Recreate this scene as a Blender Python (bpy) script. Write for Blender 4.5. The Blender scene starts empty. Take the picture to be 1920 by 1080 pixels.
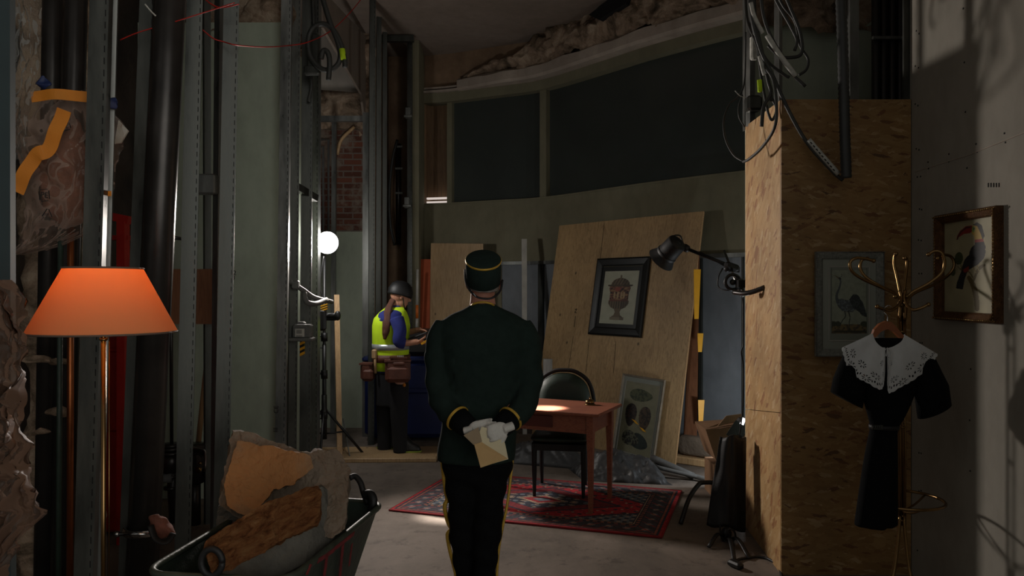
import bpy, math, random
import numpy as np
from mathutils import Vector, Matrix, noise
random.seed(7)
SC = bpy.context.scene
COL = SC.collection
F = 1440.0; HZ = 543.0; EYE = 1.62      # focal length in pixels, horizon row, eye height

# ------------------------------------------------------------------ camera, world, lights
cam_d = bpy.data.cameras.new('camera'); cam = bpy.data.objects.new('camera', cam_d); COL.objects.link(cam)
cam.location = (0, 0, EYE); cam.rotation_euler = (math.pi/2, 0, 0)
cam_d.sensor_width = 36; cam_d.lens = 36*F/1920; cam_d.shift_y = 3/1920; cam_d.clip_start = 0.05
SC.camera = cam
SC.view_settings.view_transform = 'Standard'; SC.view_settings.look = 'None'
SC.view_settings.exposure = 0.0; SC.view_settings.gamma = 1.0
SC.view_settings.use_curve_mapping = False

W = bpy.data.worlds.new('world'); SC.world = W; W.use_nodes = True
W.node_tree.nodes['Background'].inputs[0].default_value = (1.0, 0.98, 0.92, 1)
wt_ = W.node_tree; tc_ = wt_.nodes.new('ShaderNodeTexCoord'); dp_ = wt_.nodes.new('ShaderNodeVectorMath'); dp_.operation = 'DOT_PRODUCT'; dp_.inputs[1].default_value = (.66, -.75, .0)
wt_.links.new(tc_.outputs['Generated'], dp_.inputs[0]); mr_ = wt_.nodes.new('ShaderNodeMapRange'); mr_.interpolation_type = 'SMOOTHSTEP'
for k_, v_ in zip(range(1, 5), (.78, .97, .17, 1.75)): mr_.inputs[k_].default_value = v_
wt_.links.new(dp_.outputs['Value'], mr_.inputs[0]); wt_.links.new(mr_.outputs[0], W.node_tree.nodes['Background'].inputs[1])   # added fill: world glows brighter from the right behind the camera

def P(x, y, d):
    return Vector(((x-960)/F*d, d, EYE-(y-HZ)/F*d))
def aim(frm, to):
    return (Vector(to)-Vector(frm)).to_track_quat('-Z', 'Y').to_euler()
def light(name, kind, loc, energy, color, size=0.05, target=None, spot=None, blend=0.5):
    L = bpy.data.lights.new(name, kind); o = bpy.data.objects.new(name, L); COL.objects.link(o)
    L.energy = energy; L.color = color
    L.shadow_soft_size = size
    o.location = loc
    if target is not None: o.rotation_euler = aim(loc, target)
    if spot: L.spot_size = math.radians(spot); L.spot_blend = blend
    return o
WL = P(612, 455, 7.2)                  # work lamp on its stand by the stud partition
light('work_lamp_beam', 'SPOT', WL+Vector((.12, -.12, .0)), 260, (1, .90, .82), .16, WL+Vector((1.0, -1.45, -.1)), 118, .5)
light('work_lamp_spill', 'POINT', WL+Vector((.1, -.2, 0)), 26, (1, .97, .94), .08)
light('floor_lamp_bulb', 'POINT', P(194, 530, 2.7), 1.9, (1, .54, .20), .03)
DL = P(1246, 476, 5.85)                # desk spot head
light('desk_spot_beam', 'SPOT', DL+Vector((-.115, .06, -.115)), 1500, (1, .93, .86), .03, P(1022, 760, 5.7), 14, .9)
light('low_fixture_beam', 'POINT', P(1393, 800, 6.2), 13, (.88, .94, 1), .05)

# ------------------------------------------------------------------ helpers
def catmull(pts, n=6):
    pts = [Vector(p) for p in pts]
    if len(pts) < 3: return pts
    out = []
    ext = [pts[0]*2-pts[1]] + pts + [pts[-1]*2-pts[-2]]
    for i in range(1, len(ext)-2):
        a, b, c, d = ext[i-1:i+3]
        for k in range(n):
            t = k/n
            out.append(.5*((2*b)+(c-a)*t+(2*a-5*b+4*c-d)*t*t+(3*b-a-3*c+d)*t**3))
    out.append(pts[-1])
    return out
def lerp_list(v, n):
    return [v[min(int(i*(len(v)-1)/(n-1)), len(v)-2)]*(1-(i*(len(v)-1)/(n-1)-min(int(i*(len(v)-1)/(n-1)), len(v)-2))) +
            v[min(int(i*(len(v)-1)/(n-1)), len(v)-2)+1]*(i*(len(v)-1)/(n-1)-min(int(i*(len(v)-1)/(n-1)), len(v)-2)) for i in range(n)]

class MB:
    def __init__(s): s.v = []; s.f = []; s.m = []; s.s = []; s.mi = 0; s.sm = False
    def add(s, vs, fs, mi=None, sm=None):
        b = len(s.v); s.v += [Vector(v) for v in vs]
        for f in fs:
            s.f.append([b+i for i in f]); s.m.append(s.mi if mi is None else mi); s.s.append(s.sm if sm is None else sm)
        return s
    def box(s, c, size, rz=0, mi=None, M=None):
        c = Vector(c); hx, hy, hz = size[0]/2, size[1]/2, size[2]/2
        R = M if M is not None else Matrix.Rotation(rz, 3, 'Z')
        vs = [c+R@Vector((x*hx, y*hy, z*hz)) for x in (-1, 1) for y in (-1, 1) for z in (-1, 1)]
        return s.add(vs, [(0, 1, 3, 2), (4, 6, 7, 5), (0, 4, 5, 1), (2, 3, 7, 6), (0, 2, 6, 4), (1, 5, 7, 3)], mi, False)
    def rbox(s, c, size, r=.01, rz=0, mi=None, M=None):      # box with chamfered edges
        c = Vector(c); h = [q/2 for q in size]; R = M if M is not None else Matrix.Rotation(rz, 3, 'Z')
        prof = []
        for sx, sy in ((1, 1), (-1, 1), (-1, -1), (1, -1)):
            a = [(h[0]-r, h[1]), (h[0], h[1]-r)]
            pts = [(sx*a[0][0], sy*a[0][1]), (sx*a[1][0], sy*a[1][1])]
            if sx*sy > 0: pts.reverse()
            prof += pts
        rings = []
        for z, k in ((-h[2], r), (-h[2]+r, 0), (h[2]-r, 0), (h[2], r)):
            rings.append([c+R@Vector((x*(1-k/h[0]), y*(1-k/h[1]), z)) for x, y in prof])
        return s.loft(rings, mi=mi, sm=False)
    def beam(s, p, q, w, h, up=(0, 0, 1), mi=None):
        p = Vector(p); q = Vector(q); d = (q-p)
        z = d.normalized(); x = Vector(up).cross(z)
        if x.length < 1e-4: x = Vector((1, 0, 0)).cross(z)
        x.normalize(); y = z.cross(x)
        M = Matrix((x, y, z)).transposed()
        return s.box((p+q)/2, (w, h, d.length), mi=mi, M=M)
    def loft(s, rings, caps=True, mi=None, sm=True, closed=True):
        n = len(rings[0]); vs = [v for r in rings for v in r]; fs = []
        m = n if closed else n-1
        for i in range(len(rings)-1):
            for j in range(m):
                k = (j+1) % n
                fs.append((i*n+j, i*n+k, (i+1)*n+k, (i+1)*n+j))
        if caps and closed:
            fs.append(tuple(range(n-1, -1, -1))); fs.append(tuple((len(rings)-1)*n+j for j in range(n)))
        return s.add(vs, fs, mi, sm)
    def tube(s, pts, r, seg=10, mi=None, smooth=0, caps=True, flat=1.0, closed=False):
        pts = [Vector(p) for p in pts]
        if smooth: pts = catmull(pts, smooth)
        n = len(pts); rs = lerp_list(list(r), n) if isinstance(r, (list, tuple)) else [r]*n
        rings = []; prev = None
        for i, p in enumerate(pts):
            t = (pts[min(i+1, n-1)]-pts[max(i-1, 0)]).normalized()
            if prev is None:
                prev = Vector((0, 0, 1)) if abs(t.z) < .9 else Vector((1, 0, 0))
            u = (prev-t*prev.dot(t)).normalized(); w = t.cross(u); prev = u
            rings.append([p+(u*math.cos(a)*flat+w*math.sin(a))*rs[i] for a in (2*math.pi*k/seg for k in range(seg))])
        return s.loft(rings, caps, mi, True)
    def lathe(s, prof, o=(0, 0, 0), M=None, seg=24, mi=None, caps=True, sx=1, sy=1):
        o = Vector(o); M = M or Matrix.Identity(3)
        rings = [[o+M@Vector((r*math.cos(a)*sx, r*math.sin(a)*sy, z)) for a in (2*math.pi*k/seg for k in range(seg))] for r, z in prof]
        return s.loft(rings, caps, mi, True)
    def ell(s, c, rad, M=None, seg=20, rg=12, mi=None):
        prof = [(math.sin(math.pi*i/rg) or 1e-4, -math.cos(math.pi*i/rg)) for i in range(rg+1)]
        c = Vector(c); M = M or Matrix.Identity(3)
        rings = [[c+M@Vector((max(r, 1e-4)*math.cos(a)*rad[0], max(r, 1e-4)*math.sin(a)*rad[1], z*rad[2])) for a in (2*math.pi*k/seg for k in range(seg))] for r, z in prof]
        return s.loft(rings, True, mi, True)
    def prism(s, poly, off, mi=None, sm=False):
        poly = [Vector(p) for p in poly]; off = Vector(off); n = len(poly)
        vs = poly+[p+off for p in poly]
        fs = [tuple(range(n)), tuple(range(2*n-1, n-1, -1))]+[(i, i+n, (i+1) % n+n, (i+1) % n) for i in range(n)]
        return s.add(vs, fs, mi, sm)
    def sheet(s, fn, nu, nv, mi=None, sm=True, keep=None, th=None):
        vs = [fn(i/nu, j/nv) for j in range(nv+1) for i in range(nu+1)]
        fs = [(j*(nu+1)+i, j*(nu+1)+i+1, (j+1)*(nu+1)+i+1, (j+1)*(nu+1)+i) for j in range(nv) for i in range(nu)
              if keep is None or keep((i+.5)/nu, (j+.5)/nv)]
        return s.add(vs, fs, mi, sm)
    def mesh(s, name, mats, origin=(0, 0, 0)):
        o = Vector(origin); me = bpy.data.meshes.new(name)
        me.from_pydata([v-o for v in s.v], [], s.f)
        for m in (mats if isinstance(mats, (list, tuple)) else [mats]): me.materials.append(m)
        me.polygons.foreach_set('material_index', s.m); me.polygons.foreach_set('use_smooth', s.s)
        me.update(); me.validate()
        return me

def tag(o, label=None, cat=None, group=None, kind=None):
    if label: o['label'] = label
    if cat: o['category'] = cat
    if group: o['group'] = group
    if kind: o['kind'] = kind
    return o
class T:                                                     # a thing: an Empty at its base, parts as children
    def __init__(s, name, label, cat, loc, group=None):
        s.e = bpy.data.objects.new(name, None); COL.objects.link(s.e); s.e.empty_display_size = .1
        s.loc = Vector(loc); s.e.location = s.loc; tag(s.e, label, cat, group)
    def part(s, name, mb, mats, parent=None, label=None, solid=None, sub=0, remesh=None, kind=None, smoothit=0):
        me = mb.mesh(name, mats, s.loc)
        o = bpy.data.objects.new(name, me); COL.objects.link(o); o.parent = parent or s.e
        finish(o, solid, sub, remesh, smoothit)
        if label: o['label'] = label
        if kind: o['kind'] = kind
        return o
def finish(o, solid, sub, remesh, smoothit=0, disp=None):
    if remesh:
        m = o.modifiers.new('r', 'REMESH'); m.mode = 'VOXEL'; m.voxel_size = remesh; m.use_smooth_shade = True
    if smoothit:
        m = o.modifiers.new('sm', 'SMOOTH'); m.factor = .5; m.iterations = smoothit
    if sub:
        m = o.modifiers.new('s', 'SUBSURF'); m.levels = sub; m.render_levels = sub
    if solid:
        m = o.modifiers.new('t', 'SOLIDIFY'); m.thickness = solid; m.offset = 0
    if remesh:
        dg = bpy.context.evaluated_depsgraph_get(); dg.update()
        me = bpy.data.meshes.new_from_object(o.evaluated_get(dg)); old = o.data
        o.modifiers.clear(); o.data = me
        if not me.materials and old.materials: me.materials.append(old.materials[0])
def single(name, mb, mats, label=None, cat=None, group=None, kind=None, origin=None, solid=None, sub=0, remesh=None, smoothit=0):
    if origin is None:
        xs = [v.x for v in mb.v]; ys = [v.y for v in mb.v]; zs = [v.z for v in mb.v]
        origin = Vector(((min(xs)+max(xs))/2, (min(ys)+max(ys))/2, min(zs)))
    o = bpy.data.objects.new(name, mb.mesh(name, mats, origin)); COL.objects.link(o); o.location = origin
    finish(o, solid, sub, remesh, smoothit)
    return tag(o, label, cat, group, kind)
def struct(name, mb, mats, **k): return single(name, mb, mats, kind='structure', origin=(0, 0, 0), **k)
def text_mesh(s, size, M, depth=.0006):                       # lettering as real mesh, M = 4x4 placement
    c = bpy.data.curves.new('t', 'FONT'); c.body = s; c.size = size; c.extrude = depth; c.align_x = 'CENTER'; c.align_y = 'CENTER'
    o = bpy.data.objects.new('t', c); COL.objects.link(o)
    dg = bpy.context.evaluated_depsgraph_get(); dg.update()
    me = bpy.data.meshes.new_from_object(o.evaluated_get(dg))
    mb = MB(); mb.add([M@v.co for v in me.vertices], [tuple(p.vertices) for p in me.polygons])
    bpy.data.objects.remove(o); bpy.data.curves.remove(c)
    return mb
def frame_M(o, x, y):                                        # placement from origin, right and up directions
    x = Vector(x).normalized(); y = Vector(y).normalized(); z = x.cross(y).normalized(); y = z.cross(x)
    M = Matrix((x, y, z)).transposed().to_4x4(); M.translation = Vector(o); return M
def plane_hit(px, py, p0, n):
    d = Vector(((px-960)/F, 1, -(py-HZ)/F)); o = Vector((0, 0, EYE)); n = Vector(n)
    return o+d*((Vector(p0)-o).dot(n)/d.dot(n))
def rough(v, amp, sc=4., seed=0.):
    q = v*sc+Vector((seed, seed*1.7, seed*.3)); return v+Vector((noise.noise(q), noise.noise(q+Vector((9, 3, 5))), noise.noise(q+Vector((2, 8, 1)))))*amp

# ------------------------------------------------------------------ materials
def lin(c):
    if isinstance(c, str): c = tuple(int(c[i:i+2], 16)/255 for i in (0, 2, 4))
    return tuple((x/12.92 if x <= .04045 else ((x+.055)/1.055)**2.4) for x in c)
class N:
    def __init__(s, name):
        s.m = bpy.data.materials.new(name); s.m.use_nodes = True; s.t = s.m.node_tree; s.b = s.t.nodes['Principled BSDF']
        s.out = s.t.nodes['Material Output']; s._tc = None
    def n(s, kind, **kw):
        x = s.t.nodes.new(kind)
        for k, v in kw.items(): setattr(x, k, v)
        return x
    def link(s, a, b): s.t.links.new(a, b)
    def obj(s, scale=(1, 1, 1), rot=(0, 0, 0), loc=(0, 0, 0)):
        if s._tc is None: s._tc = s.n('ShaderNodeTexCoord')
        m = s.n('ShaderNodeMapping'); m.inputs['Scale'].default_value = scale; m.inputs['Rotation'].default_value = rot; m.inputs['Location'].default_value = loc
        s.link(s._tc.outputs['Object'], m.inputs['Vector']); return m.outputs[0]
    def noise(s, vec, scale, detail=4, rough=.6, dist=0):
        x = s.n('ShaderNodeTexNoise'); x.inputs['Scale'].default_value = scale; x.inputs['Detail'].default_value = detail
        x.inputs['Roughness'].default_value = rough; x.inputs['Distortion'].default_value = dist
        s.link(vec, x.inputs['Vector']); return x.outputs['Fac']
    def ramp(s, fac, stops):
        x = s.n('ShaderNodeValToRGB'); e = x.color_ramp.elements
        while len(e) < len(stops): e.new(.5)
        for i, (p, c) in enumerate(stops):
            e[i].position = p; c = lin(c) if isinstance(c, str) else ((c, c, c) if isinstance(c, (int, float)) else c); e[i].color = (*c, 1)
        s.link(fac, x.inputs[0]); return x.outputs[0]
    def mix(s, fac, a, b, mode='MIX'):
        x = s.n('ShaderNodeMix', data_type='RGBA', blend_type=mode)
        for sock, v in ((x.inputs[0], fac), (x.inputs[6], a), (x.inputs[7], b)):
            if hasattr(v, 'is_linked'): s.link(v, sock)
            elif isinstance(v, (int, float)): sock.default_value = v
            else:
                c = lin(v) if isinstance(v, str) else v; sock.default_value = (*c, 1)
        return x.outputs[2]
    def bump(s, h, strength=.3, dist=.01):
        x = s.n('ShaderNodeBump'); x.inputs['Strength'].default_value = strength; x.inputs['Distance'].default_value = dist
        s.link(h, x.inputs['Height']); s.link(x.outputs[0], s.b.inputs['Normal']); return x
    def base(s, c):
        i = s.b.inputs['Base Color']
        if hasattr(c, 'is_linked'): s.link(c, i)
        else: i.default_value = (*(lin(c) if isinstance(c, str) else c), 1)
    def set(s, rough=.6, metal=0, spec=None, trans=None):
        s.b.inputs['Roughness'].default_value = rough; s.b.inputs['Metallic'].default_value = metal
        if spec is not None: s.b.inputs['Specular IOR Level'].default_value = spec
def mat(name, c, rough=.6, metal=0, var=.15, scale=8, bump=0, spec=None, stretch=(1, 1, 1), bscale=None, bdist=.01):
    x = N(name); v = x.obj(stretch); f = x.noise(v, scale)
    cl = lin(c) if isinstance(c, str) else c
    x.base(x.ramp(f, [(.3, tuple(q*(1-var) for q in cl)), (.7, tuple(min(1, q*(1+var)) for q in cl))]))
    x.set(rough, metal, spec)
    if bump: x.bump(x.noise(v, bscale or scale*4), bump, bdist)
    return x.m
def emis(name, c, st):
    x = N(name); x.base((0, 0, 0)); x.b.inputs['Emission Color'].default_value = (*(lin(c) if isinstance(c, str) else c), 1); x.b.inputs['Emission Strength'].default_value = st; return x.m
def film(name, tint, alpha=.25, rough=.12, bs=14, bstr=.9, c=None):   # thin crumpled plastic film
    x = N(name); x.base(tint); x.set(rough, 0, .8); x.b.inputs['Alpha'].default_value = 1
    v = x.obj((1, 1, .6)); h = x.noise(v, bs, 2, .5, .5); b = x.bump(h, bstr, .03)
    tr = x.n('ShaderNodeBsdfTransparent'); tr.inputs[0].default_value = (*lin(c or 'E8E4DE'), 1)
    mx = x.n('ShaderNodeMixShader')
    fr = x.n('ShaderNodeFresnel'); fr.inputs[0].default_value = 1.5; x.link(b.outputs[0], fr.inputs['Normal'])
    ad = x.n('ShaderNodeMath', operation='MULTIPLY_ADD'); ad.inputs[1].default_value = .55; ad.inputs[2].default_value = alpha; x.link(fr.outputs[0], ad.inputs[0])
    x.link(ad.outputs[0], mx.inputs[0]); x.link(tr.outputs[0], mx.inputs[1]); x.link(x.b.outputs[0], mx.inputs[2]); x.link(mx.outputs[0], x.out.inputs[0])
    return x.m
def m_osb(name='oriented strand board', axis=1):
    x = N(name); cur = None
    for k, (rot, sc, seed) in enumerate(((1.5, (1, 1, 1), 0), (.9, (1, 1, 1), 3.3), (2.1, (1, 1, 1), 7.1), (1.3, (1, 1, 1), 11), (1.75, (1, 1, 1), 15))):
        v = x.obj((1, 1, 1), (0, 0, 0), (seed, seed, seed))
        # strands run in the plane of the board: stretch along a rotated axis
        mp = x.n('ShaderNodeMapping'); mp.inputs['Rotation'].default_value = (0, rot, 0) if axis else (rot-.9, 0, 0); mp.vector_type = 'TEXTURE'; mp.inputs['Scale'].default_value = (1/70, 1/70, 1/17) if axis else (1/46, 1/46, 1/13)
        x.link(v, mp.inputs['Vector'])
        nd = x.n('ShaderNodeTexNoise'); nd.inputs['Scale'].default_value = 2.2; x.link(mp.outputs[0], nd.inputs['Vector'])
        ad = x.n('ShaderNodeVectorMath', operation='MULTIPLY_ADD'); ad.inputs[1].default_value = (.9, .9, .9); x.link(nd.outputs['Color'], ad.inputs[0]); x.link(mp.outputs[0], ad.inputs[2])
        vo = x.n('ShaderNodeTexVoronoi'); vo.inputs['Scale'].default_value = .8; x.link(ad.outputs[0], vo.inputs['Vector'])
        sp = x.n('ShaderNodeSeparateColor'); x.link(vo.outputs['Color'], sp.inputs[0])
        col = x.ramp(sp.outputs[0], [(0, '46261A'), (.05, '74442A'), (.1, '8E693E'), (.5, '9A7648'), (.88, 'A68454'), (.97, 'C0A278')] if axis else [(0, '8E5434'), (.07, 'A8683F'), (.12, 'C0945E'), (.5, 'CCA26C'), (.88, 'D8B27E'), (.97, 'E8CCA0')])  # side copy paler than the front: lamplight put into its strand colours
        if cur is None: cur = col; hh = sp.outputs[1]
        else:
            th = x.n('ShaderNodeMath', operation='GREATER_THAN'); th.inputs[1].default_value = .5; x.link(sp.outputs[2], th.inputs[0])
            cur = x.mix(th.outputs[0], cur, col)
    big = x.ramp(x.noise(x.obj(), 2.2, 3), [(.3, .62), (.7, 1.0)])
    cur = x.mix(.3, cur, '92703F' if axis else 'CCA26C')
    x.base(x.mix(1.0, cur, big, 'MULTIPLY')); x.set(.55); x.bump(hh, .25, .004); return x.m
def m_ply(name, a='8F6E48', b='BC986A', knots=True, axis='z'):
    x = N(name); st = (3.2, 3.2, .22) if axis == 'z' else (.22, 3.2, 3.2)
    g = x.noise(x.obj(st), 3.0, 5, .55, 1.4); fine = x.noise(x.obj(tuple(q*9 for q in st)), 4, 2)
    w = x.n('ShaderNodeMath', operation='FRACT'); m = x.n('ShaderNodeMath', operation='MULTIPLY'); m.inputs[1].default_value = 7
    x.link(g, m.inputs[0]); x.link(m.outputs[0], w.inputs[0])
    c = x.ramp(w.outputs[0], [(0, b), (.55, b), (.85, a), (1, b)])
    c = x.mix(.55, c, x.ramp(fine, [(.3, a), (.7, b)]))
    blot = x.ramp(x.noise(x.obj((1, 1, .5)), 1.6, 3), [(.35, .72), (.62, 1.0)]); c = x.mix(1, c, blot, 'MULTIPLY')
    if knots:
        vo = x.n('ShaderNodeTexVoronoi'); vo.inputs['Scale'].default_value = 4.6; x.link(x.obj((1.2, 1.2, .8)), vo.inputs['Vector'])
        k = x.ramp(vo.outputs['Distance'], [(0.04, .18), (.085, 1.0)]); c = x.mix(1, c, k, 'MULTIPLY')
    x.base(c); x.set(.55); x.bump(fine, .12, .003); return x.m
def m_wall(name, a, b, sc=1.5, rough=.85, bump=.1, spots=True, spec=.3, stops=(.35, .68)):
    x = N(name); f = x.noise(x.obj(), sc, 6, .6, .3); c = x.ramp(f, [(stops[0], a), (stops[1], b)])
    if spots:
        g = x.ramp(x.noise(x.obj((1, 1, .5)), 9, 5), [(.3, .86), (.6, 1.0)]); c = x.mix(1, c, g, 'MULTIPLY')
    x.base(c); x.set(rough, 0, spec); x.bump(x.noise(x.obj(), sc*14, 5), bump, .01); return x.m
def m_rubble(name='broken plaster and masonry'):
    x = N(name); f = x.noise(x.obj((1, 1, 1.3)), 3.2, 9, .68, .8)
    c = x.ramp(f, [(.28, '332B24'), (.42, '6B5C4C'), (.52, '9A8470'), (.62, 'B8A48E'), (.75, '8A6A56')])
    x.base(c); x.set(.95, 0, .1); x.bump(x.noise(x.obj(), 22, 8, .7), .9, .03); return x.m
def m_brick():
    x = N('old brick'); v = x.obj((1, 1, 1), (math.pi/2, 0, 0)); br = x.n('ShaderNodeTexBrick'); x.link(v, br.inputs['Vector'])
    br.inputs['Scale'].default_value = 1; br.inputs['Brick Width'].default_value = .22; br.inputs['Row Height'].default_value = .07; br.inputs['Mortar Size'].default_value = .009
    br.inputs['Color1'].default_value = (*lin('6E4638'), 1); br.inputs['Color2'].default_value = (*lin('54372E'), 1); br.inputs['Mortar'].default_value = (*lin('6B6058'), 1)
    f = x.noise(x.obj(), 2.5, 6, .65); c = x.mix(x.ramp(f, [(.5, 0.0), (.6, 1.0)]), br.outputs[0], '7A6E62')
    x.base(c); x.set(.95, 0, .1); x.bump(x.mix(.5, br.outputs['Fac'], x.noise(x.obj(), 30, 5)), .5, .01); return x.m
def m_floor():
    x = N('dusty concrete floor'); v = x.obj()
    f = x.noise(v, 1.1, 8, .65, .6); c = x.ramp(f, [(.3, '5E564E'), (.5, '786D63'), (.7, '8A7E74')])
    sp = x.ramp(x.noise(x.obj(loc=(3, 2, 0)), 6, 9, .75), [(.34, .55), (.46, 1.0)])
    dr = x.ramp(x.noise(x.obj((1.4, .3, 1), (0, 0, .5)), 2.2, 4), [(.35, .8), (.6, 1.0)])
    x.base(x.mix(1, x.mix(1, c, sp, 'MULTIPLY'), dr, 'MULTIPLY')); x.set(.8, 0, .3); x.bump(x.noise(v, 34, 6), .25, .01); return x.m
def m_galv(name='galvanised steel', a='5C5E5B', b='8C8D89', rough=.34, sc=9):
    x = N(name); f = x.noise(x.obj((1, 1, .25)), sc, 6, .6); x.base(x.ramp(f, [(.3, a), (.7, b)])); x.set(rough, .65)
    x.link(x.ramp(f, [(.3, rough*.75), (.7, rough*1.5)]), x.b.inputs['Roughness']); x.bump(x.noise(x.obj((1, 1, .4)), 30, 3), .06, .004); return x.m
def m_bark():
    x = N('reddish broken stone face'); v = x.obj((1, 1, 1), (0, .5, 0)); mp = x.n('ShaderNodeMapping'); mp.inputs['Scale'].default_value = (2.2, 14, 22); x.link(v, mp.inputs['Vector'])
    f = x.noise(mp.outputs[0], 2.0, 8, .7, .6); x.base(x.ramp(f, [(.3, '3A2416'), (.42, '7A4C2E'), (.55, '96663F'), (.7, 'A87C54')])); x.set(.95, 0, .1); x.bump(f, 1, .06); return x.m
M_ = dict(
    osb=m_osb(), osb_lit=m_osb('lit strand board side', 0), ply=m_ply('construction plywood', '9A7A52', 'CCAA7A'), plyedge=mat('plywood edge', 'A4835C', .7, scale=30, stretch=(1, 1, 4)), ply2=m_ply('pale plywood', '9A7C55', 'BFA077', True),
    plyr=m_ply('reddish shuttering ply', '7A4E36', '9A6848', False), pine=m_ply('pine batten', 'A48058', 'C9A679', False),
    olive=m_wall('olive painted plaster', '75715C', '847F69', 1.2), grey=m_wall('grey partition board', '70757A', '858A8F', 1.3, .6, .03),
    greengyp=m_wall('moisture resistant green plasterboard', '9CA492', 'ACB4A2', 1.1, .7, .03), rwall=m_wall('dusty plasterboard', '8C877C', '9A958A', .8, .85, .02),
    brown=m_wall('stained brown plaster', '715A47', '917860', 2.4, .9, .3), ceil=m_wall('dull ceiling plaster', '827468', '93857A', .9, .9, .05), dark=m_wall('dark old masonry', '2B2723', '4A413A', 2.4, .95, .6),
    band=m_wall('pale cornice plaster', '998C80', 'B3A699', 2.5, .8, .1), bulk=m_wall('brown grey plasterboard', '776B61', '84776B', 1.0), white=m_wall('white plasterboard', 'B5ADA2', 'C6BFB4', 1.5, .8, .02),
    rubble=m_rubble(), brick=m_brick(), floor=m_floor(), galv=m_galv(), galvd=m_galv('dull galvanised steel', '343633', '575853', .36), galvt=mat('bluish steel edge', '1B2A2C', .7, 0, .15, 6),
    glass=mat('dark window glass', '3C413E', .2, 0, .1, 2, .02, .6), black=mat('matte black metal', '141414', .45, 0, .2, 12), blackpl=mat('black rubber', '0F0F10', .6, 0, .2, 20, .1),
    dust=mat('dusty grey plastic', '5A5A58', .7, 0, .2, 12), slot=mat('slot hole', '0A0A0A', .9), steelpipe=mat('black steel pipe', '3A3735', .32, .6, .3, 5, .05),
    copper=mat('copper pipe', 'A8643C', .35, .9, .2, 8), red=mat('red painted steel', 'A81E14', .45, .1, .15, 9), orange=mat('orange tape', 'BE741A', .5, 0, .08, 10, .1), yellow=mat('yellow tape', 'E8A81A', .5, 0, .1, 9),
    blue=mat('blue plastic', '14204C', .4, 0, .15, 5), blacktxt=mat('black ink', '121212', .8), brass=mat('brass', '856A45', .26, 1, .12, 10), brassd=mat('aged brass', '65502F', .34, 1, .2, 10),
    gold=mat('gold braid', 'C6A03E', .45, .35, .15, 40, .3), jacket=mat('dark green wool', '212C28', .95, 0, .15, 30, .25, .1, bscale=300, bdist=.001), blackcloth=mat('black wool cloth', '101112', .95, 0, .2, 30, .2, .1),
    skin=mat('ruddy skin', 'B07A66', .55, 0, .12, 14, .1, .35), skin2=mat('fair skin', 'BE8A70', .55, 0, .08, 14, .05, .35), hair=mat('short grey hair', '8A827A', .8, 0, .3, 60, .5), glove=mat('white cotton glove', 'C9C6BF', .9, 0, .08, 30, .3),
    paper=mat('cream paper', 'D2C6A4', .8, 0, .05, 6, .05), card=mat('brown cardboard', '7A5A3E', .8, 0, .12, 8), concrete=mat('broken concrete', '66635C', .95, 0, .3, 9, .8, .1, bscale=26, bdist=.02),
    greenmetal=mat('dark green painted steel', '25332B', .5, .1, .4, 7, .3), redpaint=mat('faded red lettering', '6E1B20', .7, 0, .4, 16), tarp=mat('dusty black tarpaulin', '3A3A3A', .5, 0, .35, 7, .5, .5, bscale=10),
    cable=mat('grey cable sheath', '363734', .55, 0, .15, 10, .05), label=mat('white cable label', 'B8B8B0', .7, 0, .3, 30), conduit=mat('dark ribbed conduit', '343635', .45, 0, .2, 6), chairfab=mat('bottle green leather', '1B2C22', .55, 0, .25, 8, .1),
    tablewood=m_ply('reddish stained wood', '7A4030', '985C42', False, 'x'), darkwood=mat('dark stained wood', '12100E', .7, 0, .2, 8), hivis=mat('hi-vis yellow fabric', 'C4E81C', .8, 0, .06, 8, .15), silver=mat('silver reflective strip', 'A8ADAF', .35, .4, .05, 20),
    navy=mat('blue work shirt', '232C72', .9, 0, .15, 10, .2), leather=mat('brown tool leather', '5C3426', .6, 0, .3, 12, .3), ponytail=mat('long brown hair', '5A3526', .55, 0, .35, 40, .6, stretch=(3, 3, .3)), trouser=mat('charcoal work trousers', '17171A', .9, 0, .2, 12),
    wood=mat('hanger wood', '8E5230', .4, 0, .15, 6, stretch=(.3, 3, 3)), lace=mat('white cotton collar', 'C4C6C6', .85, 0, .05, 20, .15), framesil=mat('pewter frame', '84867F', .42, .5, .3, 60, .6), mount=mat('grey green mount board', '8A8E84', .8, 0, .05, 4),
    framegold=mat('antique gold frame', '5E3F22', .38, .55, .4, 40, .8), frameblk=mat('black picture frame', '121211', .4, 0, .15, 12), framelin=mat('gilt hairline', '5E553A', .5, .3), framepale=mat('pale silvered wood frame', '8C8170', .55, .2, .2, 20, .3),
    orangebd=mat('orange red board', 'A04A28', .8, 0, .12, 6), bark=m_bark(), slab=m_wall('orange stained plaster slab', '966A42', '7E6A54', 2.2, .95, .5, stops=(.5, .66)),
    slab2=m_wall('grey mortar rubble', '675A4C', '7E7062', 2.5, .95, .9), film=film('clear plastic film', '8A8A86', .05, .15, 4, .5), filmp=film('crumpled clear plastic bag', '9A8478', .08, .16, 4.5, .6), filmd=film('dusty brown plastic sheet', '6A5040', .30, .55, 3, .3, 'A89484'),
    clear=mat('frosted roll', '9A9894', .35, 0, .2, 10, stretch=(6, 6, .4)), whitep=mat('white paint', 'A7A49C', .6), orangep=mat('orange paint', 'C8641C', .5), lampblack=mat('black powder coat', '0D0D0E', .55), chrome=mat('chrome', 'A8A8A8', .18, 1),
)
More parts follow.
